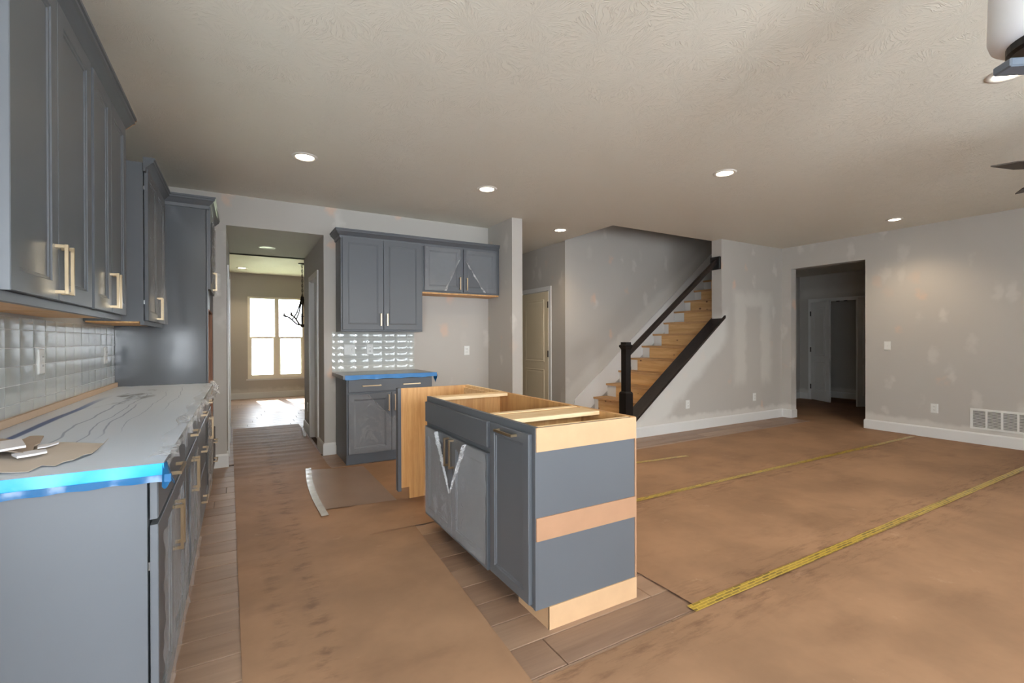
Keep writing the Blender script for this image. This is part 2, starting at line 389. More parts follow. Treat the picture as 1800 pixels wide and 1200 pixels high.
def door(F, u0, u1, z0, z1, root, hu=None, hz=None, L=.16, rail=.058, vert=True, hinge=None):
    d = shaker(F, u0, u1, z0, z1, rail=rail).build('door', 'cab', root)
    if hu is not None: pull(F, hu, hz, L, vert, d)
    if hinge is not None:
        for zz in (z0 + .12, z1 - .12):
            mbox(MB(), F, hinge + .008, hinge + .03, -.0045, .001, zz - .012, zz + .012).build('hinge', 'hinge', d)
    return d
def drawer(F, u0, u1, z0, z1, root, handles=(), L=.16):
    d = shaker(F, u0, u1, z0, z1, rail=None, ch=.003).build('drawer', 'cab', root)
    for hu in handles: pull(F, hu, (z0 + z1) / 2, L, False, d)
    return d
def film_pair(F, u0, u1, z0, z1, apex, utl, utr, root, w0=.026, m='film', top=None, amp=.006):
    """film stuck over a pair of doors, torn open in a V whose edges gather into folds"""
    ua, za = apex; zt = top or z1; rng = random.Random(int(u0 * 1000) + int(z0 * 100))
    ph = [rng.uniform(0, 6) for _ in range(6)]
    def wv(u, z): return w0 + amp * (math.sin(u * 41 + z * 17 + ph[0]) * math.sin(z * 29 + ph[1]) + .6 * math.sin(u * 83 - z * 57 + ph[2])) * .5
    def cl(z): return utl + (ua - utl) * min(1, max(0, (zt - z) / (zt - za))) if z < zt else utl
    def cr(z): return utr + (ua - utr) * min(1, max(0, (zt - z) / (zt - za))) if z < zt else utr
    for lo in (True, False):
        def fn(a, b):
            z = z0 + (z1 - z0) * b
            u = u0 + (cl(z) - u0) * a if lo else u1 + (cr(z) - u1) * a
            return F(u, wv(u, z) + (.012 * a ** 6 if z > za else 0), z)
        MB().grid(fn, 14, 30).build('film', m, root, smooth=True)
        ut = utl if lo else utr
        def rib(a, b):
            z = za + (zt - za) * b; u = ua + (ut - ua) * b
            wd = (.004 + .02 * b ** 1.3 * (1 - .5 * b)) * (.7 + .6 * math.sin(b * 19 + ph[3]))
            k = -1 if lo else 1
            return F(u + k * wd * (a - .3), w0 + .006 + .012 * math.sin(a * 9 + b * 23 + ph[4]) * (.4 + b), z)
        fm = MB().grid(rib, 8, 36)
        for q_ in range(7):
            b0 = rng.uniform(.25, .95); k = -1 if lo else 1; ln = rng.uniform(.05, .16); sl_ = rng.uniform(-1.2, .5); wd_ = rng.uniform(.0012, .003)
            ub, zb = ua + (ut - ua) * b0, za + (zt - za) * b0
            fm.grid(lambda a, b, ub=ub, zb=zb, k=k, ln=ln, sl_=sl_, wd_=wd_: F(ub + k * ln * a, w0 + .009 + .003 * math.sin(a * 8), min(z1, zb + sl_ * ln * a + .02 * math.sin(a * 3) * sl_ + wd_ * (b - .5) * (1 - a))), 8, 1)
        fm.build('film_fold', 'fold', root, smooth=True)
CROWN = [(0, -.07), (.012, -.07), (.014, -.045), (.03, -.03), (.046, -.012), (.055, -.008), (.055, .006), (.062, .008), (.062, .022), (0, .022)]
def crown(path, ztop, parent, side=1, m='cab'):
    return MB().sweep(path, [(o, ztop - .022 + z) for o, z in CROWN], side).build('crown_moulding', m, parent)
BASEP = [(-.004, 0), (.015, 0), (.015, .118), (.011, .128), (.007, .134), (-.004, .134)]
def baseboard(name, path, side=1, parent=None):
    return struct(MB().sweep(path, BASEP, side).build(name, 'trim', parent))

# ------------------------------------------------------------------ setting: floor
fl = struct(MB().box(-.95, 7.82, -1.7, 5.6, -.12, -.006).box(-3.1, -.95, -1.7, 1.0, -.12, -.006).build('floor', 'sub'))
PW, PL = .182, 1.22
def planks(parent, X0, X1, Y0, Y1, m, zt=0.0):
    me = {}
    y = Y0; row = 0
    while y < Y1 - .01:
        yb = min(y + PW, Y1); off = (row * .47) % 1.0 * PL; x = X0 - off
        while x < X1 - .01:
            a, b = max(x, X0), min(x + PL, X1)
            if b - a > .03:
                key = (round(b - a, 3), round(yb - y, 3))
                if key not in me:
                    L, Wd = key; g = .0018; c = .002
                    mb = MB().loops([[(g, g, -.008), (L - g, g, -.008), (L - g, Wd - g, -.008), (g, Wd - g, -.008)], [(g, g, -c), (L - g, g, -c), (L - g, Wd - g, -c), (g, Wd - g, -c)],
                                     [(g + c, g + c, 0), (L - g - c, g + c, 0), (L - g - c, Wd - g - c, 0), (g + c, Wd - g - c, 0)]])
                    o = mb.build('plank', m, None); o.parent = parent; me[key] = o.data
                else:
                    o = bpy.data.objects.new('plank', me[key]); COL.objects.link(o); o.parent = parent
                o.location = (a, y, zt)
            x += PL
        y = yb; row += 1
planks(fl, -.835, 7.68, .93, 5.53, 'plank')
fd = struct(B(-2.6, 2.85, 5.6, 11.9, -.12, -.006).build('floor_dining', 'sub'))
planks(fd, -.115, .805, 5.6, 7.6, 'plank'); planks(fd, -1.2, 2.75, 7.6, 11.8, 'plank')
fh = struct(B(2.85, 7.82, 5.6, 10.2, -.12, 0).build('floor_hall', 'plank'))
fc = struct(B(7.82, 11.4, 2.0, 5.9, -.12, 0).build('floor_back_room', 'kraft'))

# ------------------------------------------------------------------ setting: ceilings
c = MB().box(-.95, 7.82, -1.7, 4.60, H, H + .25).box(-3.1, -.95, -1.7, 1.0, H, H + .25).box(-.95, 4.18, 4.60, 5.65, H, H + .25).box(2.87, 4.2, 5.65, 10.2, H, H + .25)
struct(c.build('ceiling', 'ceil'))
struct(B(-.2, .9, 5.65, 7.35, 2.432, 2.75).build('ceiling_hall', 'wallplain'))
struct(B(-2.6, 2.87, 7.35, 11.95, H, H + .1).build('ceiling_dining', 'ceil'))
struct(B(7.82, 11.4, 2.0, 5.9, 2.60, 2.7).build('ceiling_back_room', 'ceil'))
struct(B(4.0, 7.9, 4.4, 5.9, 5.4, 5.5).build('ceiling_stairwell', 'wallplain'))

# ------------------------------------------------------------------ setting: walls
YB = 5.53
wl = struct(B(-.95, -.835, .9, 5.65, 0, H).build('wall_left', 'wallback'))
wb = MB().box(-.835, -.115, YB, 5.65, 0, H).box(.805, 2.99, YB, 5.65, 0, H).box(-.115, .805, YB, 5.65, 2.432, H)
wb = struct(wb.build('wall_back', 'wallback'))
struct(MB().box(2.845, 2.99, 4.90, YB, 0, H).build('wall_fridge_stub', 'wallback'))
struct(B(2.87, 2.99, 5.65, 10.2, 0, H).build('wall_hall_side', 'wall'))
struct(B(2.87, 4.32, 10.1, 10.2, 0, H).build('wall_hall_end', 'wall'))
struct(B(4.2, 4.32, 5.78, 10.2, 0, 5.45).build('wall_hall_door', 'wall'))
struct(B(4.20, 7.9, 5.66, 5.78, 0, 5.45).build('wall_stair', 'wallstair'))
struct(B(4.06, 4.20, 4.60, 5.78, H + .25, 5.45).build('wall_stairwell_side', 'wallplain'))
struct(B(4.06, 7.9, 4.45, 4.60, H + .25, 5.45).build('wall_stairwell_front', 'wallplain'))
YK, KT = 4.433, .167
def knee(x): return .218 + (x - 4.40) * .7575
k = MB().hexa([(4.38, YK, 0), (6.14, YK, 0), (6.14, YK + KT, 0), (4.38, YK + KT, 0), (4.38, YK, knee(4.38)), (6.14, YK, knee(6.14)), (6.14, YK + KT, knee(6.14)), (4.38, YK + KT, knee(4.38))])
k.box(6.14, 7.82, YK, YK + KT, 0, H)
struct(k.build('wall_knee', 'wallknee'))
XR = 7.68
wr = MB().box(XR, XR + .14, -1.7, 3.25, 0, H).box(XR, XR + .14, 4.285, YK, 0, H).box(XR, XR + .14, 3.25, 4.285, 2.395, H)
wr = struct(wr.build('wall_right', 'wall'))
struct(B(7.78, 7.9, 4.6, 5.66, 0, 5.45).build('wall_stair_end', 'wallplain'))
# rear wall with patio door and living room windows
rw = MB()
for a in ((-3.1, -2.6, 0, H), (-2.6, -.8, 2.1, H), (-.8, .05, 0, H), (.05, 1.65, 0, .9), (.05, 1.65, 2.1, H), (1.65, 2.8, 0, H), (2.8, 5.2, 0, .65), (2.8, 5.2, 2.15, H), (5.2, 7.82, 0, H)): rw.box(a[0], a[1], -1.7, -1.58, a[2], a[3])
struct(rw.build('wall_rear', 'wall'))
struct(B(-3.1, -3.0, -1.58, 1.0, 0, H).build('wall_nook_side', 'wall'))
struct(B(-3.0, -.95, .9, 1.0, 0, H).build('wall_nook', 'wall'))
# hall to dining
struct(B(-.235, -.115, 5.65, 7.35, 0, 2.432).build('wall_hall_left', 'wallplain'))
hr = MB().box(.805, .92, 5.65, 5.99, 0, 2.432).box(.805, .92, 6.66, 7.35, 0, 2.432).box(.805, .92, 5.99, 6.66, 2.04, 2.432)
struct(hr.build('wall_hall_right', 'wallplain'))
struct(MB().box(-2.6, -.115, 7.23, 7.35, 0, H).box(.92, 2.87, 7.23, 7.35, 0, H).box(-.115, .92, 7.23, 7.35, 2.432, H).build('wall_dining_front', 'dining'))
dw = MB().box(-2.6, .15, 11.8, 11.92, 0, H).box(1.30, 2.87, 11.8, 11.92, 0, H).box(.15, 1.30, 11.8, 11.92, 0, .43).box(.15, 1.30, 11.8, 11.92, 2.245, H)
struct(dw.build('wall_dining_back', 'dining'))
struct(B(-2.6, -2.5, 7.35, 11.8, 0, H).build('wall_dining_left', 'dining'))
struct(B(2.75, 2.87, 7.35, 11.8, 0, H).build('wall_dining_right', 'dining'))
# room behind the right opening
bk = MB().box(10.43, 10.53, 5.40, 5.66, 0, 2.6).box(10.43, 10.53, 2.1, 4.13, 0, 2.6).box(10.43, 10.53, 4.13, 5.40, 2.04, 2.6)
struct(bk.build('wall_closet', 'walldark'))
struct(B(7.82, 11.3, 5.64, 5.76, 0, 2.6).build('wall_back_room', 'walldark'))
struct(B(7.82, 11.3, 2.0, 2.1, 0, 2.6).build('wall_back_room_near', 'walldark'))
struct(B(11.15, 11.3, 2.1, 5.64, 0, 2.6).build('wall_closet_inside', 'walldark'))
struct(B(7.82, 7.83, 2.1, 3.25, 0, 2.6).build('wall_back_room_front', 'walldark'))
# baseboards
baseboard('baseboard_right', [(XR, -1.58), (XR, 3.25), (XR + .14, 3.25)], 1)
baseboard('baseboard_right_jamb', [(XR + .14, 4.285), (XR, 4.285), (XR, YK), (4.40, YK)], 1)
baseboard('baseboard_back_left', [(-.236, YB), (-.115, YB), (-.115, 5.66)], -1)
baseboard('baseboard_back_right', [(.805, 5.93), (.805, YB), (.925, YB)], -1)
baseboard('baseboard_fridge', [(1.86, YB), (2.845, YB), (2.845, 4.90), (2.99, 4.90), (2.99, 7.0)], -1)
baseboard('baseboard_hall_left', [(-.115, 6.9), (-.115, 7.35)], -1)
baseboard('baseboard_hall_right', [(.805, 7.35), (.805, 6.73)], -1)
baseboard('baseboard_dining', [(-2.4, 11.8), (2.75, 11.8)], -1)
baseboard('baseboard_hall_door', [(4.2, 9.5), (4.2, 6.95)], -1)
baseboard('baseboard_hall_corner', [(4.2, 6.02), (4.2, 5.66), (4.45, 5.66)], -1)
baseboard('baseboard_closet', [(11.15, 5.6), (11.15, 2.2)], -1)
baseboard('baseboard_back_room', [(7.85, 5.64), (10.43, 5.64), (10.43, 5.46)], -1)

# ------------------------------------------------------------------ tiles on the walls
B(-.836, -.831, 2.2, 4.645, .93, 1.371).build('grout_bed', 'grout', wl)
def tile_mesh(L, Hh, axis):
    a = .0016; nu, nv = 5, 4
    mp = lambda w_, u, z: (w_, u, z) if axis == 'Y' else (u, -w_, z)
    def fn(p, q):
        u = a + (L - 2 * a) * p; z = a + (Hh - 2 * a) * q
        return mp(.003 + (.0018 if axis == 'Y' else .0038) * (1 - abs(2 * p - 1) ** 6) * (1 - abs(2 * q - 1) ** 3), u, z)
    mb = MB().grid(fn, nu, nv)
    o = [(a, a), (L - a, a), (L - a, Hh - a), (a, Hh - a)]
    return mb.loops([[mp(0, u, z) for u, z in o], [mp(.003, u, z) for u, z in o]], cap=False)
TM = {}
def tile(parent, L, Hh, axis, loc, m):
    key = (round(L, 4), round(Hh, 4), axis, m)
    if key not in TM:
        o = tile_mesh(L, Hh, axis).build('tile', m, None, smooth=True); TM[key] = o.data
    else:
        o = bpy.data.objects.new('tile', TM[key]); COL.objects.link(o)
    o.parent = parent; o.location = loc
    o.rotation_euler = (random.uniform(-.004, .004), 0, random.uniform(-.006, .006))
rows = [.953] + [.999 + .0795 * i for i in range(5)]
rows[0] = .93
for yy in range(-3, 13):
    y0 = 2.692 + .1545 * yy; y1 = min(y0 + .1545, 4.643)
    if y1 - y0 < .02: continue
    for i, z0 in enumerate(rows):
        z1 = rows[i + 1] if i + 1 < len(rows) else 1.371
        tile(wl, y1 - y0, z1 - z0, 'Y', (-.832, y0, z0), 'tile')
B(.887, 1.833, 5.527, 5.531, .918, 1.365).build('grout_bed', 'grout', wb)
cols = [.887, .975] + [.975 + .155 * i for i in range(1, 6)] + [1.833]
rb = [.918] + [1.365 - .0762 * i for i in range(5, -1, -1)]
for a, b in zip(cols, cols[1:]):
    for z0, z1 in zip(rb, rb[1:]):
        tile(wb, b - a, z1 - z0, 'X', (a, 5.527, z0), 'tile')
tag(B(-.835, -.812, 1.68, 4.645, .9185, .95).build('masking_paper_strip', 'tan'), 'narrow tan masking paper strip along the back of the long counter', 'paper')

# ------------------------------------------------------------------ left kitchen run: base cabinets
FX = fmap('px', -.229)        # carcass front; door faces 22 mm out
def base_body(name, y0, y1, label, end=False):
    t_ = thing(name, (-.53, (y0 + y1) / 2, 0), label, 'cabinet')
    mb = MB().box(-.833, -.2335, y0 + .0015, y1 - .0015, .10, .878).box(-.833, -.30, y0 + .002, y1 - .002, 0, .10)
    mb.build('body', 'cab', t_)
    return t_
GR = 'grey base cabinets under the long counter'
cA = base_body('base_cabinet', 1.70, 2.515, 'grey base cabinet with broad blank end panel at the open end of the long counter')
drawer(FX, 1.715, 2.503, .745, .868, cA, (2.08,))
door(FX, 1.715, 2.085, .115, .728, cA, 2.055, .60, hinge=1.708); door(FX, 2.089, 2.503, .115, .728, cA, 2.12, .60)
def film_door(F, u0, u1, z0, z1, root, w0, m, cut=None, seed=1):
    rng = random.Random(seed); ph = [rng.uniform(0, 6) for _ in range(4)]
    def fn(a, b):
        z = z0 + (z1 - z0) * b; u1_ = u1 if cut is None else u1 - max(0, (z - cut[0])) * cut[1]
        u = u0 + (u1_ - u0) * a
        wob = math.sin(u * 37 + ph[0]) * math.sin(z * 21 + ph[1]) + .7 * math.sin(u * 71 + z * 33 + ph[2]) + .5 * math.sin(z * 90 + u * 20 + ph[3])
        return F(u, w0 + .007 * wob * .5 + .004, z)
    MB().grid(fn, 16, 40).build('film', m, root, smooth=True)
film_door(FX, 1.735, 2.50, .118, .70, cA, .028, 'filmz', cut=(.42, .9), seed=3)
cB = base_body('base_cabinet', 2.515, 3.17, 'grey two door base cabinet wrapped in clear film beside the open end cabinet')
drawer(FX, 2.527, 3.158, .745, .868, cB, (2.84,))
door(FX, 2.527, 2.84, .115, .728, cB, 2.81, .60); door(FX, 2.844, 3.158, .115, .728, cB, 2.875, .60)
film_door(FX, 2.54, 3.15, .118, .70, cB, .03, 'filmz', cut=(.45, .5), seed=5)
cC = base_body('base_cabinet', 3.17, 3.93, 'grey three drawer base cabinet in the middle of the long counter')
for z0, z1 in ((.745, .868), (.435, .728), (.115, .418)): drawer(FX, 3.182, 3.918, z0, z1, cC, (3.55,))
cD = base_body('base_cabinet', 3.93, 4.645, 'grey two door base cabinet tight against the oven tower')
drawer(FX, 3.942, 4.633, .745, .868, cD, (4.25,))
door(FX, 3.942, 4.285, .115, .728, cD, 4.255, .60); door(FX, 4.289, 4.633, .115, .728, cD, 4.32, .60)
film_door(FX, 3.95, 4.63, .118, .70, cD, .03, 'filmz', seed=8)
# countertop
ct = thing('countertop', (-.51, 3.15, .878), 'long kitchen countertop under blue grey protective film with bright blue front edge', 'countertop')
B(-.834, -.192, 1.667, 4.647, .878, .914).build('slab', 'stone', ct)
def topf(a, b):
    x = -.834 + .643 * a; y = 1.664 + 2.982 * b
    z = .9165 + .0012 * math.sin(x * 60 + y * 3) * math.sin(y * 5 + x * 8)
    return (x, y, z)
MB().grid(topf, 24, 60).build('protective_film', 'cfilm', ct, smooth=True)
def tapef(a, b):
    x = -.834 + .645 * a; z = .9175 - .034 * b
    return (x, 1.664 - .0025 - .0015 * math.sin(x * 40) * b, z)
MB().grid(tapef, 40, 3).build('tape_edge', 'blue', ct, smooth=True)
def flap(a, b):
    x = -.834 + .662 * a
    return (x, 1.659 - .006 * math.sin(x * 31) * b - .004 * b, .885 - (.018 + .002 * math.sin(x * 23) + .0015 * math.sin(x * 67)) * b)
MB().grid(flap, 60, 4).build('tape_flap', 'flap', ct, smooth=True)
def corner(a, b):
    ang = a * math.pi * .55
    r_ = .006 + .018 * b
    return (-.192 + r_ * math.sin(ang), 1.667 - r_ * math.cos(ang) + .03 * a, .916 - .062 * b - .008 * math.sin(a * 9) * b)
MB().grid(corner, 10, 8).build('film_corner', 'flap', ct, smooth=True)
def drape(a, b):
    y = 1.70 + 2.945 * a
    ln = .04 + .012 * math.sin(y * 9) + .012 * math.sin(y * 23 + 1) + .085 * max(0, (a - .62)) / .38
    return (-.188 + .009 * b * math.sin(y * 21) + .005 * math.sin(y * 37) + .004, y, .919 - ln * b)
MB().grid(drape, 110, 6).build('film_drape', 'drape', ct, smooth=True)
def ruff(a, b):
    y = 1.75 + 2.88 * a
    return (-.235 + .05 * b + .012 * math.sin(y * 14), y, .9185 + .006 * abs(math.sin(b * math.pi)) * abs(math.sin(y * 11 + 2 * b)))
MB().grid(ruff, 160, 6).build('film_wrinkle', 'drape', ct, smooth=True)
def tuft(a, b):
    ang = b * 2.2
    return (-.20 + .045 * a * math.sin(ang) + .015 * math.sin(a * 20 + b * 7), 4.52 + .11 * b + .02 * math.sin(a * 13), .921 + .02 * math.sin(a * 8 + b * 11) - .075 * a * a)
MB().grid(tuft, 14, 14).build('film_tuft', 'fold', ct, smooth=True)
# papers lying on the counter
def sheet(outline, zf, name, m, label, nz=.006, thick=.0012, cat='paper'):
    bm = bmesh.new(); vs_ = [bm.verts.new((x, y, 0)) for x, y in outline]; f = bm.faces.new(vs_)
    bmesh.ops.triangulate(bm, faces=[f])
    for _ in range(3): bmesh.ops.subdivide_edges(bm, edges=list(bm.edges), cuts=1, use_grid_fill=True)
    cx = sum(p[0] for p in outline) / len(outline); cy = sum(p[1] for p in outline) / len(outline)
    for v in bm.verts: v.co.z = zf(v.co.x, v.co.y)
    ext = bmesh.ops.extrude_face_region(bm, geom=list(bm.faces))
    for e in ext['geom']:
        if isinstance(e, bmesh.types.BMVert): e.co.z += thick
    z0 = min(v.co.z for v in bm.verts)
    for v in bm.verts: v.co -= Vector((cx, cy, z0))
    bmesh.ops.recalc_face_normals(bm, faces=bm.faces)
    me = bpy.data.meshes.new(name); bm.to_mesh(me); bm.free(); me.materials.append(M[m])
    o = bpy.data.objects.new(name, me); COL.objects.link(o); o.location = (cx, cy, z0)
    return tag(o, label, cat)
CT = .9178
def P(x, y, z=CT):   # reference pixel -> point on the counter plane
    d = fw + r2 * ((x - 900) / 825.48) - u2 * ((y - 600) / 825.48); k_ = (z - 1.265) / d.z
    return (d.x * k_, d.y * k_)
pl = [P(-60, 796), P(0, 790), (P(60, 783)), P(110, 782), P(150, 781), P(182, 781), P(187, 777), P(190, 771), P(184, 783), P(172, 791), P(162, 800), P(148, 804), P(130, 812), P(112, 816), P(98, 821), P(74, 820), P(60, 825), P(50, 831), P(0, 835), P(-60, 839)]
pl = [P(-60, 796), P(0, 790), P(110, 781), P(182, 780), P(191, 771), P(172, 791), P(162, 800), P(148, 803), P(130, 812), P(112, 815), P(98, 821), P(74, 819), P(60, 825), P(50, 830), P(0, 834), P(-60, 838)]
sheet(pl, lambda x, y: CT + .001 + .003 * (1 + math.sin(x * 30 + y * 11)) + max(0, (x + .40)) * .05, 'torn_paper', 'kraftl', 'large torn sheet of pale kraft paper lying on the counter film')
pm = [P(-60, 789), P(0, 783), P(40, 780), P(52, 776), P(77, 778), P(70, 789), P(60, 792), P(58, 803), P(46, 806), P(0, 806), P(-60, 812)]
sheet(pm, lambda x, y: CT + .012 + .006 * (1 + math.sin(x * 55 + y * 21)) * .7, 'crumpled_paper', 'kraftm', 'crumpled tan paper strip on top of the torn kraft sheet', thick=.004)
pw = [P(-60, 803), P(37, 790), P(46, 806), P(0, 814), P(-60, 822)]
sheet(pw, lambda x, y: CT + .026 + .008 * math.sin(x * 9), 'folded_paper', 'white', 'smooth folded white paper lying over the crumpled tan strip', thick=.006)
ps = [P(20, 808), P(60, 801), P(81, 799), P(83, 803), P(60, 808), P(30, 813)]
sheet(ps, lambda x, y: CT + .012, 'paper_roll', 'white', 'slim rolled white paper edge on the torn kraft sheet', thick=.006)
pt = [P(66, 792), P(92, 787), P(104, 784), P(103, 787), P(80, 794), P(66, 796)]
sheet(pt, lambda x, y: CT + .013, 'paper_scrap', 'white', 'tiny curled white paper scrap behind the rolled white paper', thick=.004)

# ------------------------------------------------------------------ left kitchen run: wall cabinets
FU = fmap('px', -.533)
def wall_unit(y0, y1, label, z0=1.372, z1=2.42, near=False, far=False):
    t_ = thing('wall_cabinet', (-.68, (y0 + y1) / 2, z0), label, 'cabinet')
    MB().box(-.833, -.5375, y0 + .001, y1 - .001, z0 + .022, z1).build('body', 'cab', t_)
    MB().box(-.826, -.56, y0 + .012, y1 - .012, z0 + .012, z0 + .0225).build('bottom_panel', 'cabin', t_)
    return t_
u1 = wall_unit(1.69, 2.505, 'grey double door wall cabinet above the open end of the long counter')
door(FU, 1.706, 2.079, 1.40, 2.385, u1, 2.05, 1.50, hinge=1.70); door(FU, 2.083, 2.485, 1.40, 2.385, u1, 2.112, 1.50)
B(-.553, -.531, 1.69, 2.505, 1.372, 1.398).build('light_rail', 'cab', u1)
crown([(-.533, 1.69), (-.533, 2.505)], 2.452, u1, -1)
u2_ = wall_unit(2.505, 3.165, 'grey double door wall cabinet next to the gap above the long counter')
door(FU, 2.523, 2.822, 1.40, 2.385, u2_, 2.795, 1.50); door(FU, 2.826, 3.15, 1.40, 2.385, u2_, 2.853, 1.50)
B(-.553, -.531, 2.505, 3.12, 1.372, 1.398).build('light_rail', 'cab', u2_)
crown([(-.533, 2.505), (-.533, 3.175)], 2.452, u2_, -1)
MB().sweep([(-.533, 3.1755), (-.533, 3.182)], [(o, 2.43 + z) for o, z in CROWN], -1).build('raw_crown_end', 'cabin', u2_)
B(-.833, -.536, 3.1645, 3.169, 1.40, 2.42).build('raw_side', 'cabin', u2_)
u3 = wall_unit(3.82, 4.645, 'dark grey wall cabinet wrapped in clear film beside the oven tower')
B(-.555, -.531, 3.82, 4.645, 1.372, 1.398).build('light_rail', 'cab', u3)
door(FU, 3.838, 4.235, 1.40, 2.385, u3, 4.205, 1.50, hinge=3.832); door(FU, 4.239, 4.63, 1.40, 2.385, u3, 4.268, 1.50, hinge=None)
crown([(-.533, 3.80), (-.533, 4.62)], 2.452, u3, -1)
film_door(FU, 3.86, 4.62, 1.42, 2.33, u3, .026, 'film', seed=11)
def bag(a, b):
    ang = a * math.pi * 2
    return FU(4.30 + (.06 + .10 * (1 - b)) * math.cos(ang), .045 + .025 * math.sin(ang) * (1 - .4 * b) + .005 * math.sin(ang * 5), 1.39 + .26 * b)
MB().grid(bag, 24, 12).build('film_fold', 'film', u3, smooth=True)
# oven tower
ot = thing('oven_tower', (-.53, 5.03, 0), 'tall dark grey oven cabinet with empty brown cutout at the end of the counter', 'cabinet')
mb = MB().box(-.833, -.236, 4.648, 4.668, 0, 2.42)
mb.build('side_panel', 'cabgloss', ot)
MB().box(-.833, -.24, 5.40, 5.42, 0, 2.42).box(-.833, -.80, 4.668, 5.40, 0, 2.42).box(-.80, -.24, 4.668, 5.40, 2.40, 2.42).box(-.80, -.24, 4.668, 5.40, 1.56, 1.60).box(-.80, -.24, 4.668, 5.40, .08, .40).build('body', 'cab', ot)
MB().box(-.24, -.228, 4.648, 4.70, 0, 2.42).box(-.24, -.228, 5.36, 5.528, 0, 2.42).box(-.24, -.228, 4.70, 5.36, 1.535, 2.42).box(-.24, -.228, 4.70, 5.36, .08, .455).build('face_frame', 'cab', ot)
MB().box(-.75, -.2265, 4.70, 4.712, .455, 1.535).box(-.75, -.2265, 5.348, 5.36, .455, 1.535).box(-.75, -.2265, 4.712, 5.348, 1.523, 1.535).box(-.75, -.2265, 4.712, 5.348, .455, .467).build('cutout_lining', 'rawbrown', ot)
FT = fmap('px', -.228)
door(FT, 4.665, 5.03, 1.70, 2.385, ot, 5.0, 1.80, hinge=4.66); door(FT, 5.034, 5.39, 1.70, 2.385, ot, 5.065, 1.80)
drawer(FT, 4.665, 5.39, .285, .44, ot, (5.03,)); drawer(FT, 4.665, 5.39, .115, .27, ot, (5.03,))
crown([(-.62, 4.648), (-.228, 4.648), (-.228, 5.47)], 2.452, ot, -1)
film_door(FT, 4.69, 5.37, 1.72, 2.33, ot, .026, 'filmz', seed=21)
def bag2(a, b):
    ang = a * math.pi * 2
    return FT(5.03 + (.10 + .05 * (1 - b)) * math.cos(ang), .055 + .03 * math.sin(ang), 1.67 + .2 * b)
MB().grid(bag2, 20, 10).build('film_fold', 'filmz', ot, smooth=True)

# ------------------------------------------------------------------ back wall cabinets
FB = fmap('my', 4.92)
cb = thing('base_cabinet', (1.38, 5.2, 0), 'grey base cabinet with torn film and blue topped counter by the hallway opening', 'cabinet')
MB().box(.925, 1.83, 4.92, 5.528, .105, .878).box(.935, 1.82, 4.985, 5.528, 0, .105).build('body', 'cab', cb)
drawer(FB, .94, 1.818, .742, .868, cb, (1.17, 1.59), L=.19)
door(FB, .94, 1.376, .115, .725, cb, 1.345, .62, L=.17); door(FB, 1.38, 1.818, .115, .725, cb, 1.412, .62, L=.17)
film_pair(FB, .945, 1.81, .12, .715, (1.385, .45), 1.135, 1.62, cb, top=.71)
B(.93, 1.825, 4.965, 4.986, 0, .105).build('toe_kick', 'cab', cb)
cbt = thing('countertop', (1.37, 5.2, .878), 'short grey countertop with deep blue taped front edge below white tiles', 'countertop')
B(.888, 1.868, 4.885, 5.527, .878, .914).build('slab', 'stone', cbt)
MB().grid(lambda a, b: (.905 + .968 * a, 4.879 - .003 * math.sin(a * 40) * b - .003 * b, .9155 - (.043 + .004 * math.sin(a * 25)) * b), 50, 4).build('tape_edge', 'blued', cbt, smooth=True)
MB().grid(lambda a, b: (.905 + .968 * a, 4.88 + .06 * b, .9155 + .0006 * math.sin(a * 60)), 50, 4).build('tape_top', 'blued', cbt, smooth=True)
MB().grid(lambda a, b: (1.868 + .01 * math.sin(b * 5), 4.876 + .07 * a, .912 - (.055 + .05 * (1 - a)) * b), 8, 6).build('tape_flap', 'blued', cbt, smooth=True)
FBU = fmap('my', 5.225)
cu = thing('wall_cabinet', (1.38, 5.38, 1.365), 'tall dark grey double door wall cabinet above white tiles', 'cabinet')
B(.93, 1.83, 5.225, 5.528, 1.365, 2.40).build('body', 'cab', cu)
door(FBU, .945, 1.378, 1.385, 2.372, cu, 1.345, 1.495, L=.135); door(FBU, 1.382, 1.815, 1.385, 2.372, cu, 1.415, 1.495, L=.135)
crown([(.93, 5.52), (.93, 5.225), (1.835, 5.225)], 2.452, cu, -1)
cf = thing('wall_cabinet', (2.34, 5.38, 1.815), 'short dark grey wall cabinet with film covered doors over the refrigerator space', 'cabinet')
B(1.832, 2.843, 5.225, 5.528, 1.83, 2.40).build('body', 'cab', cf)
B(1.836, 2.838, 5.232, 5.525, 1.813, 1.831).build('bottom_panel', 'cabin', cf)
door(FBU, 1.85, 2.325, 1.845, 2.372, cf, 2.292, 1.945, L=.15); door(FBU, 2.348, 2.80, 1.845, 2.372, cf, 2.384, 1.945, L=.15)
crown([(1.835, 5.225), (2.825, 5.225)], 2.452, cf, -1)
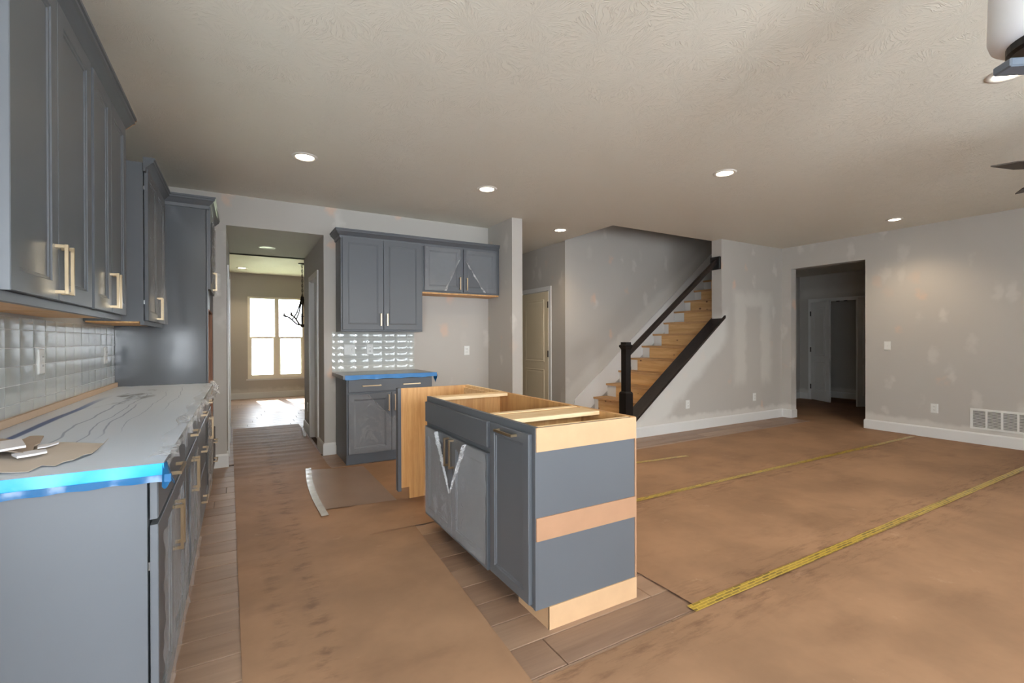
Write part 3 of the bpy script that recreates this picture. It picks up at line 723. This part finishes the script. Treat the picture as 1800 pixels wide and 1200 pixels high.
for u0_, u1_, ta, tb in ((1.86, 2.31, (2.30, 2.26), (2.10, 1.85)), (2.36, 2.79, (2.37, 2.22), (2.62, 1.85))):
    left = u0_ < 2
    def fn(a, b):
        z = 1.855 + .50 * b; f_ = min(1, max(0, (z - tb[1]) / (ta[1] - tb[1]))); cut = tb[0] + (ta[0] - tb[0]) * f_
        uu = u0_ + (cut - u0_) * a if left else u1_ + (cut - u1_) * a
        return FBU(uu, .027 + .006 * math.sin(uu * 37 + z * 21) * math.sin(z * 43) + .01 * a ** 5, z)
    MB().grid(fn, 14, 24).build('film', 'film', cf, smooth=True)
    def rib(a, b):
        z = tb[1] + (ta[1] - tb[1]) * b; uu = tb[0] + (ta[0] - tb[0]) * b; wd = .034 * (1 - b) ** .5 * (.5 + .5 * math.sin(b * 17)) + .004
        return FBU(uu + (a - .5) * wd, .036 + .012 * math.sin(a * 8 + b * 21), z)
    MB().grid(rib, 8, 26).build('film_fold', 'fold', cf, smooth=True)

# ------------------------------------------------------------------ island
FI = fmap('mx', 1.10)
isl = thing('island_sink_cabinet', (1.39, 2.58, 0), 'open topped grey island sink cabinet with film covered double doors', 'cabinet')
MB().box(1.12, 1.655, 3.032, 3.05, .1, .885).box(1.21, 1.655, 3.032, 3.05, 0, .1).box(1.12, 1.655, 2.103, 2.12, .1, .885).box(1.21, 1.655, 2.103, 2.12, 0, .1).box(1.655, 1.684, 2.103, 3.05, .0, .888).box(1.12, 1.655, 2.12, 3.032, .10, .118).build('body', 'cabin', isl)
MB().box(1.10, 1.12, 2.103, 2.145, .098, .887).box(1.10, 1.12, 3.01, 3.05, .098, .887).box(1.10, 1.12, 2.145, 3.01, .845, .887).box(1.10, 1.12, 2.145, 3.01, .69, .73).box(1.10, 1.12, 2.145, 3.01, .098, .13).build('face_frame', 'cab', isl)
B(1.20, 1.21, 2.103, 3.05, 0, .10).build('toe_kick', 'cab', isl)
MB().box(1.12, 1.655, 2.92, 3.032, .868, .888).build('stretcher', 'ply', isl); MB().box(1.12, 1.655, 2.12, 2.165, .868, .8885).build('stretcher', 'ply', isl)
drawer(FI, 2.12, 3.035, .722, .853, isl)
door(FI, 2.12, 2.582, .10, .693, isl, 2.612 - .06, .60, L=.17, rail=.06); door(FI, 2.586, 3.035, .10, .693, isl, 2.625, .60, L=.17, rail=.06)
film_pair(FI, 2.125, 3.03, .12, .69, (2.59, .36), 2.37, 2.80, isl, m='filmz', top=.69)
nar = thing('island_narrow_cabinet', (1.39, 1.9, 0), 'narrow grey island cabinet with tall pull out door and raw fibreboard strips', 'cabinet')
MB().box(1.12, 1.655, 2.085, 2.102, .1, .885).box(1.21, 1.655, 2.085, 2.102, 0, .1).box(1.655, 1.684, 1.70, 2.102, 0, .888).box(1.12, 1.655, 1.71, 2.085, .10, .118).build('body', 'cabin', nar)
MB().box(1.10, 1.12, 1.697, 1.735, .098, .887).box(1.10, 1.12, 2.065, 2.102, .098, .887).box(1.10, 1.12, 1.735, 2.065, .855, .887).box(1.10, 1.12, 1.735, 2.065, .098, .125).build('face_frame', 'cab', nar)
MB().box(1.18, 1.675, 1.694, 1.71, 0, .10).box(1.095, 1.675, 1.694, 1.71, .10, .886).build('end_panel', 'cab', nar)
B(1.0985, 1.682, 1.688, 1.6955, .783, .887).build('fibreboard_strip', 'mdf', nar)
B(1.0985, 1.682, 1.688, 1.6955, .398, .498).build('fibreboard_strip', 'mdfd', nar)
B(1.163, 1.682, 1.688, 1.6955, 0, .101).build('fibreboard_strip', 'mdf', nar)
B(1.20, 1.21, 1.71, 2.102, 0, .10).build('toe_kick', 'cab', nar)
B(1.163, 1.172, 1.6885, 1.95, 0, .10).build('toe_return', 'mdf', nar)
B(1.675, 1.684, 1.690, 1.70, 0, .886).build('edge_strip', 'mdfd', nar)
MB().box(1.12, 1.655, 1.93, 2.085, .868, .888).build('stretcher', 'ply', nar)
MB().box(1.12, 1.655, 1.71, 1.73, .868, .8872).build('stretcher', 'ply', nar)
d_ = door(FI, 1.725, 2.088, .113, .855, nar, rail=.045); pull(FI, 1.906, .835, .17, False, d_)
ip = thing('island_end_panel', (1.39, 3.66, 0), 'maple faced island end panel with grey front edge standing beside the dishwasher gap', 'cabinet panel')
MB().box(1.10, 1.67, 3.65, 3.668, .10, .887).box(1.167, 1.67, 3.65, 3.668, 0, .10).build('panel', 'cabin', ip)
B(1.074, 1.10, 3.645, 3.70, .075, .888).build('front_edge', 'cab', ip)
bp = thing('island_back_panel', (1.675, 3.35, 0), 'brown island back panel with pale plywood rail behind the dishwasher gap', 'cabinet panel')
B(1.671, 1.683, 3.051, 3.649, 0, .80).build('panel', 'mdfd', bp)
MB().box(1.655, 1.684, 3.051, 3.649, .800, .889).build('top_rail', 'ply', bp)
B(1.64, 1.655, 3.051, 3.649, .80, .868).build('back_rail', 'ply', bp)

# ------------------------------------------------------------------ floor protection
def floor_sheet(name, outline_fn, label, m, nu, nv, z0=.004, cat='floor paper'):
    o = MB().grid(outline_fn, nu, nv).build(name, m, None, smooth=True)
    return tag(o, label, cat)
def pathf(a, b):
    y = .55 + 7.27 * b; x0 = .02 - .017 * (y - 1.0); x0 = max(x0, -.085); xr = .93 + .06 * max(0, y - 1.45) if y < 3.1 else (1.03 - .26 * min(1, (y - 3.1) / 1.9) if y < 5 else .77)
    x = x0 + (xr - x0) * a
    rip = .0015 + .0025 * math.sin(y * 19 + x * 2) * .4
    if y > 4.6: rip += .0045 * min(1, (y - 4.6)) * (1 + math.sin(y * 34 + 2.2 * math.sin(x * 3) + 1.5 * math.sin(y * 5))) * .5
    return (x, y, .004 + rip)
floor_sheet('floor_paper', pathf, 'brown floor protection paper running down the aisle into the hallway', 'kraftp', 20, 300)
def side(a, b):
    x = .74 + 2.08 * a; y = 3.10 - .03 * a + (1.80 + .0 * a) * b
    if x < 1.35: pass
    return (x, y, .0085 + .001 * math.sin(x * 9) * math.sin(y * 7))
floor_sheet('floor_paper', side, 'brown floor paper sheet between the island and the refrigerator space', 'kraftp', 20, 20)
def liv(y0, y1, x0, x1, z):
    def fn(a, b):
        x = x0 + (x1 - x0) * a; y = y0 + (y1 - y0) * b
        return (x, y, z + .0012 * math.sin(x * 5 + y * 3) * math.sin(y * 9))
    return fn
floor_sheet('floor_paper', liv(.30, 1.455, .95, 7.62, .0045), 'brown floor paper sheet in front of the open island end', 'kraft', 60, 14)
floor_sheet('floor_paper', liv(1.45, 2.67, 1.86, 7.62, .007), 'brown floor paper sheet between the two long yellow tapes', 'kraft', 60, 14)
floor_sheet('floor_paper', liv(2.665, 3.95, 1.95, 7.66, .0045), 'brown floor paper sheet nearest the stair wall', 'kraft', 60, 14)
def strip(x0, y0, x1, y1, wd, z):
    def fn(a, b):
        x = x0 + (x1 - x0) * a; y = y0 + (y1 - y0) * a + wd * (b - .5)
        return (x, y, z + .0008 * math.sin(x * 13))
    return fn
floor_sheet('yellow_tape', strip(1.82, 1.475, 7.6, 1.44, .052, .0105), 'long yellow seam tape starting by the open island end', 'tape', 80, 2, cat='tape')
floor_sheet('yellow_tape', strip(1.99, 2.70, 7.5, 2.645, .05, .0105), 'long yellow seam tape ending below the wall outlet', 'tape', 80, 2, cat='tape')
floor_sheet('yellow_tape', strip(2.6, 3.62, 4.19, 3.45, .05, .008), 'short yellow tape piece behind the island', 'tape', 30, 2, cat='tape')
floor_sheet('grey_plastic_sheet', lambda a, b: (.545 + .52 * a, 3.72 + .07 * a * -1 + 1.22 * b - .06 * a * b, .0118 + .0012 * math.sin(a * 9 + b * 13)), 'dusty grey plastic sheet lying by the maple island end panel', 'greyfilm', 14, 20, cat='plastic sheet')
floor_sheet('silver_tape', lambda a, b: (.50 + .05 * a + .055 * b - .03 * math.sin(b * 3.1), 3.58 + 1.42 * b, .0142 + .0012 * math.sin(b * 60)), 'crinkled silver tape strip along the edge of the grey plastic sheet', 'silver', 4, 50, cat='tape')
floor_sheet('back_room_paper', lambda a, b: (XR - .05 + .9 * a, 3.27 + 1.0 * b, .0035), 'brown floor paper in the cased opening on the right', 'kraft', 6, 6)

# ------------------------------------------------------------------ staircase
st = thing('staircase', (4.5, 5.13, 0), 'pine staircase with knotty risers climbing behind the dark knee wall cap', 'staircase')
RISE, RUN = .1945, .2574
for n in range(1, 13):
    x = 4.73 + RUN * (n - 2) + .02; z = RISE * n
    x1 = x + RUN + .002
    B(x, x + .018, YK + KT + .002, 5.644, z - RISE + .0, z - .028).build('riser', 'pine', st)
    B(x - .03, x1 + .01, YK + KT + .002, 5.644, z - .028, z).build('tread', 'pinet', st)
sk = MB(); 
def skz(x): return .351 + (x - 4.349) * .7806
sk.hexa([(4.36, 5.645, skz(4.36) - .34 if False else 0), (7.6, 5.645, skz(7.6) - .55), (7.6, 5.659, skz(7.6) - .55), (4.36, 5.66, 0), (4.36, 5.645, skz(4.36)), (7.6, 5.645, skz(7.6)), (7.6, 5.659, skz(7.6)), (4.36, 5.659, skz(4.36))])
sk.build('skirt_board', 'trim', st)
for n in range(1, 13):
    x = 4.73 + RUN * (n - 2) + .02; z = RISE * n
    B(x - .004, x + .0005, 5.50 - .05 * (n % 2) + .03 * (n % 3), 5.643, z - RISE, z - .03).build('riser_paint', 'trim', st)
cap = MB()
x0, x1 = 4.385, 6.20; th = .03
cap.hexa([(x0, YK - .028, knee(x0)), (x1, YK - .028, knee(x1)), (x1, YK + KT + .022, knee(x1)), (x0, YK + KT + .022, knee(x0)), (x0, YK - .028, knee(x0) + .042), (x1, YK - .028, knee(x1) + .042), (x1, YK + KT + .022, knee(x1) + .042), (x0, YK + KT + .022, knee(x0) + .042)])
tag(cap.build('knee_wall_cap', 'ebony', None, bevel=.003), 'dark stained sloping cap board on the stair knee wall', 'wall cap')
nw = thing('newel_post', (4.32, 4.515, 0), 'black square newel post at the foot of the stairs', 'newel post')
def sq(c, prof): return MB().loops([[(c[0] - s_, c[1] - s_, z), (c[0] + s_, c[1] - s_, z), (c[0] + s_, c[1] + s_, z), (c[0] - s_, c[1] + s_, z)] for s_, z in prof])
NC = (4.32, 4.515)
sq(NC, [(.062, 0), (.062, .575), (.055, .59), (.044, .60)]).build('base_box', 'black', nw)
sq(NC, [(.043, .59), (.043, 1.16)]).build('shaft', 'black', nw)
sq(NC, [(.044, 1.14), (.05, 1.155), (.062, 1.175), (.062, 1.195), (.046, 1.205), (.046, 1.235)]).build('cap', 'black', nw)
hrl = thing('handrail', (5.2, 4.515, 1.1), 'dark stained handrail sloping from the newel post up to the wall end', 'handrail')
A_, B_ = Vector((4.35, 4.515, 1.085)), Vector((6.13, 4.515, 2.435)); dv = (B_ - A_).normalized(); nv = Vector((-dv.z, 0, dv.x))
prof = [(-.024, -.034), (.024, -.034), (.030, -.012), (.026, .018), (.012, .032), (-.012, .032), (-.026, .018), (-.030, -.012)]
MB().loops([[p_ + Vector((0, a, 0)) + nv * b for a, b in prof] for p_ in (A_, B_)]).build('rail', 'ebony', hrl)
MB().box(6.10, 6.141, 4.44, 4.60, 2.30, 2.49).build('rosette', 'black', hrl, bevel=.006)

# ------------------------------------------------------------------ doors
def panel_door(name, origin, du, L, m, label, z0=.012, z1=2.03, t_=.035, hinge_end=None, hm='bronze'):
    """two panel door leaf: origin at one bottom corner, du unit direction in XY, outward = left-hand normal"""
    du = Vector((du[0], du[1], 0)).normalized(); nn = Vector((du.y, -du.x, 0)); O = Vector((origin[0], origin[1], 0))
    F = lambda u, w_, z: tuple(O + du * u + nn * w_ + Vector((0, 0, z)))
    mb = MB(); mbox(mb, F, 0, L, 0, t_, z0, z1)
    d = struct(mb.build(name, m), label)
    for a, b in ((.92, z1 - .12), (z0 + .2, .80)):
        def ring(i_, w_): return [F(.11 + i_, w_, a + i_), F(L - .11 - i_, w_, a + i_), F(L - .11 - i_, w_, b - i_), F(.11 + i_, w_, b - i_)]
        for side_, w0 in ((1, t_), (-1, 0)):
            MB().loops([ring(0, w0 - side_ * .002), ring(.004, w0 + side_ * .006), ring(.016, w0 + side_ * .006), ring(.026, w0 + side_ * .001), ring(.05, w0 + side_ * .005)]).build('door_panel', m, d)
    if hinge_end is not None:
        for z in (.28, 1.05, 1.80):
            mb = MB(); mbox(mb, F, hinge_end - .012, hinge_end + .012, t_ - .004, t_ + .008, z - .05, z + .05); mb.build('hinge', hm, d)
    return d
def casing(name, kind, p0, u0, u1, zt, wd=.065):
    F = fmap(kind, p0); mb = MB()
    mbox(mb, F, u0 - wd, u0, -.002, .016, 0, zt + wd); mbox(mb, F, u1, u1 + wd, -.002, .016, 0, zt + wd); mbox(mb, F, u0, u1, -.002, .016, zt, zt + wd)
    return struct(mb.build(name, 'trim'))
panel_door('door_1', (4.186, 6.86), (0, -1), .78, 'cream', 'cream two panel door in the stair hall', hinge_end=None, t_=.008)
for z in (.25, 1.05, 1.82): B(4.168, 4.178, 6.072, 6.086, z - .05, z + .05).build('hinge', 'bronze', bpy.data.objects['door_1'])
casing('trim_1', 'mx', 4.2, 6.08, 6.86, 2.045)
panel_door('door_2', (10.43, 5.38), (-.50, -.84), .58, 'trim', 'grey white closet door leaf standing ajar on the left', hinge_end=.0)
panel_door('door_3', (9.90, 4.34), (.93, -.36), .56, 'trim', 'grey white closet door leaf standing open on the right')
F10 = fmap('mx', 10.43); mb = MB()
mbox(mb, F10, 5.39, 5.455, -.002, .016, 0, 2.105); mbox(mb, F10, 4.07, 4.135, -.002, .016, 0, 2.105); mbox(mb, F10, 4.135, 5.39, -.002, .016, 2.035, 2.105)
struct(mb.build('trim_2', 'trim'))
for yy in (4.72, 4.86): B(10.40, 10.43, yy, yy + .05, 2.022, 2.036).build('ball_catch', 'bronze', bpy.data.objects['trim_2'])
# hall side door
F8 = fmap('mx', .805)
mb = MB(); mbox(mb, F8, 5.93, 5.99, -.002, .016, 0, 2.10); mbox(mb, F8, 6.66, 6.72, -.002, .016, 0, 2.10); mbox(mb, F8, 5.99, 6.66, -.002, .016, 2.04, 2.10)
mbox(mb, F8, 5.99, 6.005, -.115, .0, 0, 2.04); mbox(mb, F8, 6.645, 6.66, -.115, .0, 0, 2.04); mbox(mb, F8, 6.005, 6.645, -.115, 0, 2.025, 2.04)
struct(mb.build('trim_3', 'trim'))
panel_door('door_4', (.885, 6.645), (0, -1), .64, 'trim', 'white closed door in the hallway to the dining room')
F9 = fmap('px', -.115); mb = MB(); mbox(mb, F9, 6.83, 6.90, -.002, .016, 0, 2.10); mbox(mb, F9, 6.0, 6.07, -.002, .016, 0, 2.10); mbox(mb, F9, 6.07, 6.83, -.002, .016, 2.04, 2.10)
struct(mb.build('trim_4', 'trim'))
panel_door('door_5', (-.121, 6.07), (0, 1), .76, 'trim', 'white closed door on the left hallway wall', t_=.01)

# ------------------------------------------------------------------ windows
def window(name, y, x0, x1, z0, z1, ny, label, units=2, mx_=.09):
    """double hung units side by side in a wall across Y; ny=-1 when the room lies towards -Y"""
    root = bpy.data.objects.new(name, None); COL.objects.link(root); root.location = ((x0 + x1) / 2, y, z0); struct(root, label)
    MB().box(x0, x0 + .05, y, y + .09, z0, z1).box(x1 - .05, x1, y, y + .09, z0, z1).box(x0 + .05, x1 - .05, y, y + .09, z0, z0 + .05).box(x0 + .05, x1 - .05, y, y + .09, z1 - .04, z1).build('frame', 'vinyl', root)
    wu = (x1 - x0 - .1 - mx_ * (units - 1)) / units
    for k in range(units):
        a = x0 + .05 + k * (wu + mx_); b = a + wu; zm = z0 + (z1 - z0) * .5
        if k: B(a - mx_, a, y, y + .09, z0 + .05, z1 - .04).build('mullion', 'vinyl', root)
        B(a, b, y + .02, y + .07, zm - .022, zm + .022).build('meeting_rail', 'vinyl', root)
        MB().box(a, a + .03, y + .015, y + .05, z0 + .05, zm - .022).box(b - .03, b, y + .015, y + .05, z0 + .05, zm - .022).box(a + .03, b - .03, y + .015, y + .05, z0 + .05, z0 + .085).build('lower_sash', 'vinyl', root)
        B(a + .03, b - .03, y + .03, y + .034, z0 + .085, zm - .022).build('pane', 'glass', root); B(a, b, y + .05, y + .054, zm + .022, z1 - .04).build('pane', 'glass', root)
    B(x0 - .03, x1 + .03, y - .02 if ny < 0 else y + .08, y + .01 if ny < 0 else y + .13, z0 - .03, z0).build('sill', 'trim', root)
window('window_1', 11.81, .15, 1.30, .43, 2.245, -1, 'white double hung window pair in the bright dining room', mx_=.085)
window('window_2', -1.69, 2.8, 5.2, .65, 2.15, 1, 'living room window group behind the viewpoint', units=3)
window('window_4', -1.69, .05, 1.65, .9, 2.1, 1, 'breakfast window behind the viewpoint', units=2)
window('window_3', -1.69, -2.6, -.8, 0.0, 2.1, 1, 'patio door behind the viewpoint', units=2)
struct(B(-25, 30, 11.95, 60, -.5, -.4).build('ground_outside', 'lawn'))

# ------------------------------------------------------------------ recessed lamps
def lamp(x, y, z, label, on=True, r_=.10, power=8, warm=(1, .78, .52)):
    t_ = thing('recessed_light', (x, y, z), label, 'ceiling light')
    MB().loops([[(x + rr * math.cos(a), y + rr * math.sin(a), z + dz) for a in [2 * math.pi * i / 28 for i in range(28)]] for rr, dz in ((r_, .001), (r_ - .004, -.006), (r_ - .026, -.008), (r_ - .032, -.002))], cap=False).build('trim_ring', 'ring', t_, smooth=True)
    MB().lathe((x, y, z), [(r_ - .030, -.001), (r_ - .034, -.004)], 28).build('lens', 'lens' if on else 'lensoff', t_)
    if on:
        d = bpy.data.lights.new('lamp', 'SPOT'); d.energy = power * 5.5; d.color = warm; d.spot_size = math.radians(130); d.spot_blend = .8; d.shadow_soft_size = .06
        o = bpy.data.objects.new('lamp', d); COL.objects.link(o); o.location = (x, y, z - .03)
lamp(.46, 4.11, H, 'lit recessed light over the aisle between the island and hallway opening')
lamp(2.10, 4.10, H, 'lit recessed light in front of the refrigerator space')
lamp(3.738, 2.665, H, 'lit recessed light above the floor behind the island')
lamp(3.738, 5.14, H, 'lit recessed light in the ceiling by the stairwell edge')
lamp(7.02, 2.655, H, 'lit recessed light close to the right wall above the light switch', r_=.09)
lamp(3.72, .875, H, 'lit recessed light partly hidden by the grey bar of the white pendant')
lamp(.30, 6.60, 2.432, 'unlit recessed light in the low hallway ceiling', on=False)
lamp(.045, 10.95, H, 'recessed light in the dining room ceiling')

# ------------------------------------------------------------------ plates and vent
def outlet(kind, p0, u, z, label, sockets=True, wd=.075, hh=.12, gang=1, cat='outlet'):
    F = fmap(kind, p0); t_ = thing('wall_outlet' if sockets else 'light_switch', F(u, 0, z - hh / 2), label, cat)
    wd = wd + (gang - 1) * .046
    def ring(i_, w_): return [F(u - wd / 2 + i_, w_, z - hh / 2 + i_), F(u + wd / 2 - i_, w_, z - hh / 2 + i_), F(u + wd / 2 - i_, w_, z + hh / 2 - i_), F(u - wd / 2 + i_, w_, z + hh / 2 - i_)]
    MB().loops([ring(0, -.002), ring(0, .003), ring(.004, .007)]).build('plate', 'plate', t_)
    for g_ in range(gang):
        uc = u + (g_ - (gang - 1) / 2) * .046
        if sockets:
            for s in (-1, 1):
                mb = MB(); mbox(mb, F, uc - .016, uc + .016, .006, .010, z + s * .021 - .014, z + s * .021 + .014); so_ = mb.build('socket', 'plate', t_, bevel=.002)
                for k_ in (-1, 1):
                    mb = MB(); mbox(mb, F, uc + k_ * .006 - .0015, uc + k_ * .006 + .0015, .0095, .0106, z + s * .021 - .004, z + s * .021 + .006); mb.build('slot', 'slot', so_)
        else:
            mb = MB(); mbox(mb, F, uc - .006, uc + .006, .006, .016, z - .012, z + .012); mb.build('toggle', 'plate', t_, bevel=.002)
outlet('px', -.828, 3.085, 1.17, 'tilted white outlet on the grey tiles above the paper strewn counter')
outlet('px', -.828, 4.34, 1.167, 'white outlet on the grey tiles near the oven tower')
outlet('my', 5.5195, 1.075, 1.165, 'white double switch plate on the white tiles', False, gang=2, cat='light switch')
outlet('my', 5.5195, 1.30, 1.165, 'white outlet on the white tiles beside the double switch')
outlet('my', YB, 2.53, 1.135, 'white outlet on bare drywall in the refrigerator space')
outlet('mx', XR, 2.987, 1.173, 'white light switch on the wall right of the cased opening', False, cat='light switch', gang=1)
outlet('mx', XR, 2.484, .378, 'white outlet low on the right wall beside the return vent')
outlet('my', YK, 5.396, .363, 'white outlet low on the knee wall under the dark cap')
outlet('my', YK, 6.93, .37, 'white outlet low on the sanded drywall patch')
outlet('mx', .805, 6.95, .36, 'white outlet low in the hallway by the door trim')
vt = thing('return_vent', (XR, 1.82, .18), 'white louvred return air grille low on the right wall', 'vent')
FV = fmap('mx', XR)
mb = MB(); v0, v1, z0, z1 = 1.46, 2.143, .180, .425
mbox(mb, FV, v0, v0 + .024, -.002, .01, z0, z1); mbox(mb, FV, v1 - .024, v1, -.002, .01, z0, z1); mbox(mb, FV, v0 + .024, v1 - .024, -.002, .01, z0, z0 + .024); mbox(mb, FV, v0 + .024, v1 - .024, -.002, .01, z1 - .024, z1)
mb.build('frame', 'plate', vt)
mb = MB(); mbox(mb, FV, v0 + .02, v1 - .02, -.004, .001, z0 + .02, z1 - .02); mb.build('backing', 'slot', vt)
for k_ in range(1, 5):
    u = v1 - .012 - k_ * (v1 - v0 - .024) / 5
    mb = MB(); mbox(mb, FV, u - .009, u + .009, -.001, .009, z0 + .024, z1 - .024); mb.build('mullion', 'plate', vt)
lv = None
for i in range(15):
    z = z0 + .03 + i * .0132
    mb = MB().hexa([FV(v0 + .024, .0, z + .006), FV(v1 - .024, .0, z + .006), FV(v1 - .024, .0075, z), FV(v0 + .024, .0075, z), FV(v0 + .024, .0, z + .007), FV(v1 - .024, .0, z + .007), FV(v1 - .024, .0078, z + .001), FV(v0 + .024, .0078, z + .001)])
    mb.build('slat', 'plate', vt)

# ------------------------------------------------------------------ hanging things
ch = thing('chandelier', (1.04, 9.8, 1.55), 'dark bronze chandelier with curved arms hanging before the dining window', 'chandelier')
cx, cy = 1.04, 9.8
MB().lathe((cx, cy, H - .03), [(.07, .03), (.07, .012), (.02, 0)], 20).build('canopy', 'bronze', ch)
chm = MB()
for i in range(13):
    z = H - .05 - i * .047; a = (i % 2) * math.pi / 2
    pts = [(cx + .012 * math.cos(q) * math.cos(a), cy + .012 * math.cos(q) * math.sin(a), z + .028 * math.sin(q)) for q in [2 * math.pi * k_ / 8 for k_ in range(9)]]
    chm.tube(pts, .006, 5)
chm.build('chain', 'bronze', ch)
MB().lathe((cx, cy, 1.52), [(.012, 0), (.035, .02), (.035, .05), (.014, .07), (.014, .50), (.03, .53), (.03, .58), (.01, .62)], 16).build('stem', 'bronze', ch)
for k_ in range(5):
    a = k_ * 2 * math.pi / 5 + 2.75; c_, s_ = math.cos(a), math.sin(a)
    arm = MB().tube([(cx + c_ * r_, cy + s_ * r_, z) for r_, z in ((.02, 1.56), (.10, 1.585), (.18, 1.66), (.25, 1.72), (.33, 1.735))], .015, 6)
    arm.tube([(cx + c_ * r_, cy + s_ * r_, z) for r_, z in ((.02, 2.07), (.05, 1.95), (.10, 1.80), (.18, 1.68))], .013, 6)
    ar = arm.build('arm', 'bronze', ch)
    MB().lathe((cx + c_ * .33, cy + s_ * .33, 1.735), [(.01, 0), (.045, .012), (.045, .02), (.014, .024), (.014, .06)], 12).build('cup', 'bronze', ar)
fn_ = thing('ceiling_fan', (4.83, .66, 2.3), 'dark four blade ceiling fan over the living area', 'ceiling fan')
MB().lathe((4.83, .66, 2.32), [(.05, 0), (.11, .02), (.12, .06), (.10, .12), (.03, .15), (.014, .16), (.014, .38), (.06, .40), (.07, .425)], 24).build('motor', 'bronze', fn_)
for k_ in range(4):
    a = math.radians(141.5 + 90 * k_); dx, dy = math.cos(a), math.sin(a); px, py = -dy, dx
    def bp_(r_, s_, z): return (4.83 + dx * r_ + px * s_, .66 + dy * r_ + py * s_, z)
    o_ = [(.10, -.03), (.20, -.055), (.52, -.06), (.70, .0), (.58, .05), (.20, .055), (.10, .03)]
    MB().loops([[bp_(r_, s_, 2.395 + s_ * .12) for r_, s_ in o_], [bp_(r_, s_, 2.403 + s_ * .12) for r_, s_ in o_]]).build('blade', 'fan', fn_)
pd = thing('pendant_light', (2.058, .383, 2.06), 'white rounded drum pendant with black stepped hub and grey bar beneath', 'pendant light')
DC = (2.058, .383, 2.138)
MB().lathe(DC, [(.09, 0), (.125, .004), (.142, .018), (.148, .04), (.142, .30), (.132, .36), (.06, .40), (.02, .42), (.014, .44), (.014, .642)], 40).build('drum', 'drum', pd, smooth=True)
MB().lathe((DC[0], DC[1], DC[2] - .05), [(.04, 0), (.052, .006), (.055, .02), (.10, .022), (.108, .03), (.108, .052)], 36).build('hub', 'black', pd)
d1 = Vector((.80, -.60, 0)).normalized()
O_ = Vector((DC[0], DC[1], DC[2] - .09)); n1 = Vector((-d1.y, d1.x, 0))
q = lambda a, b, z: tuple(O_ + d1 * a + n1 * b + Vector((0, 0, z)))
MB().hexa([q(-.15, -.03, 0), q(.15, -.03, 0), q(.15, .03, 0), q(-.15, .03, 0), q(-.15, -.03, .026), q(.15, -.03, .026), q(.15, .03, .026), q(-.15, .03, .026)]).build('bar', 'greybar', pd, bevel=.004)
# curl of protective film by the hallway trim
tag(MB().tube([(.735, 6.72, .02), (.75, 6.95, .022), (.765, 7.25, .02)], .02, 10).build('film_roll', 'white', None, smooth=True), 'small white rolled film lying against the hallway skirting', 'film roll')
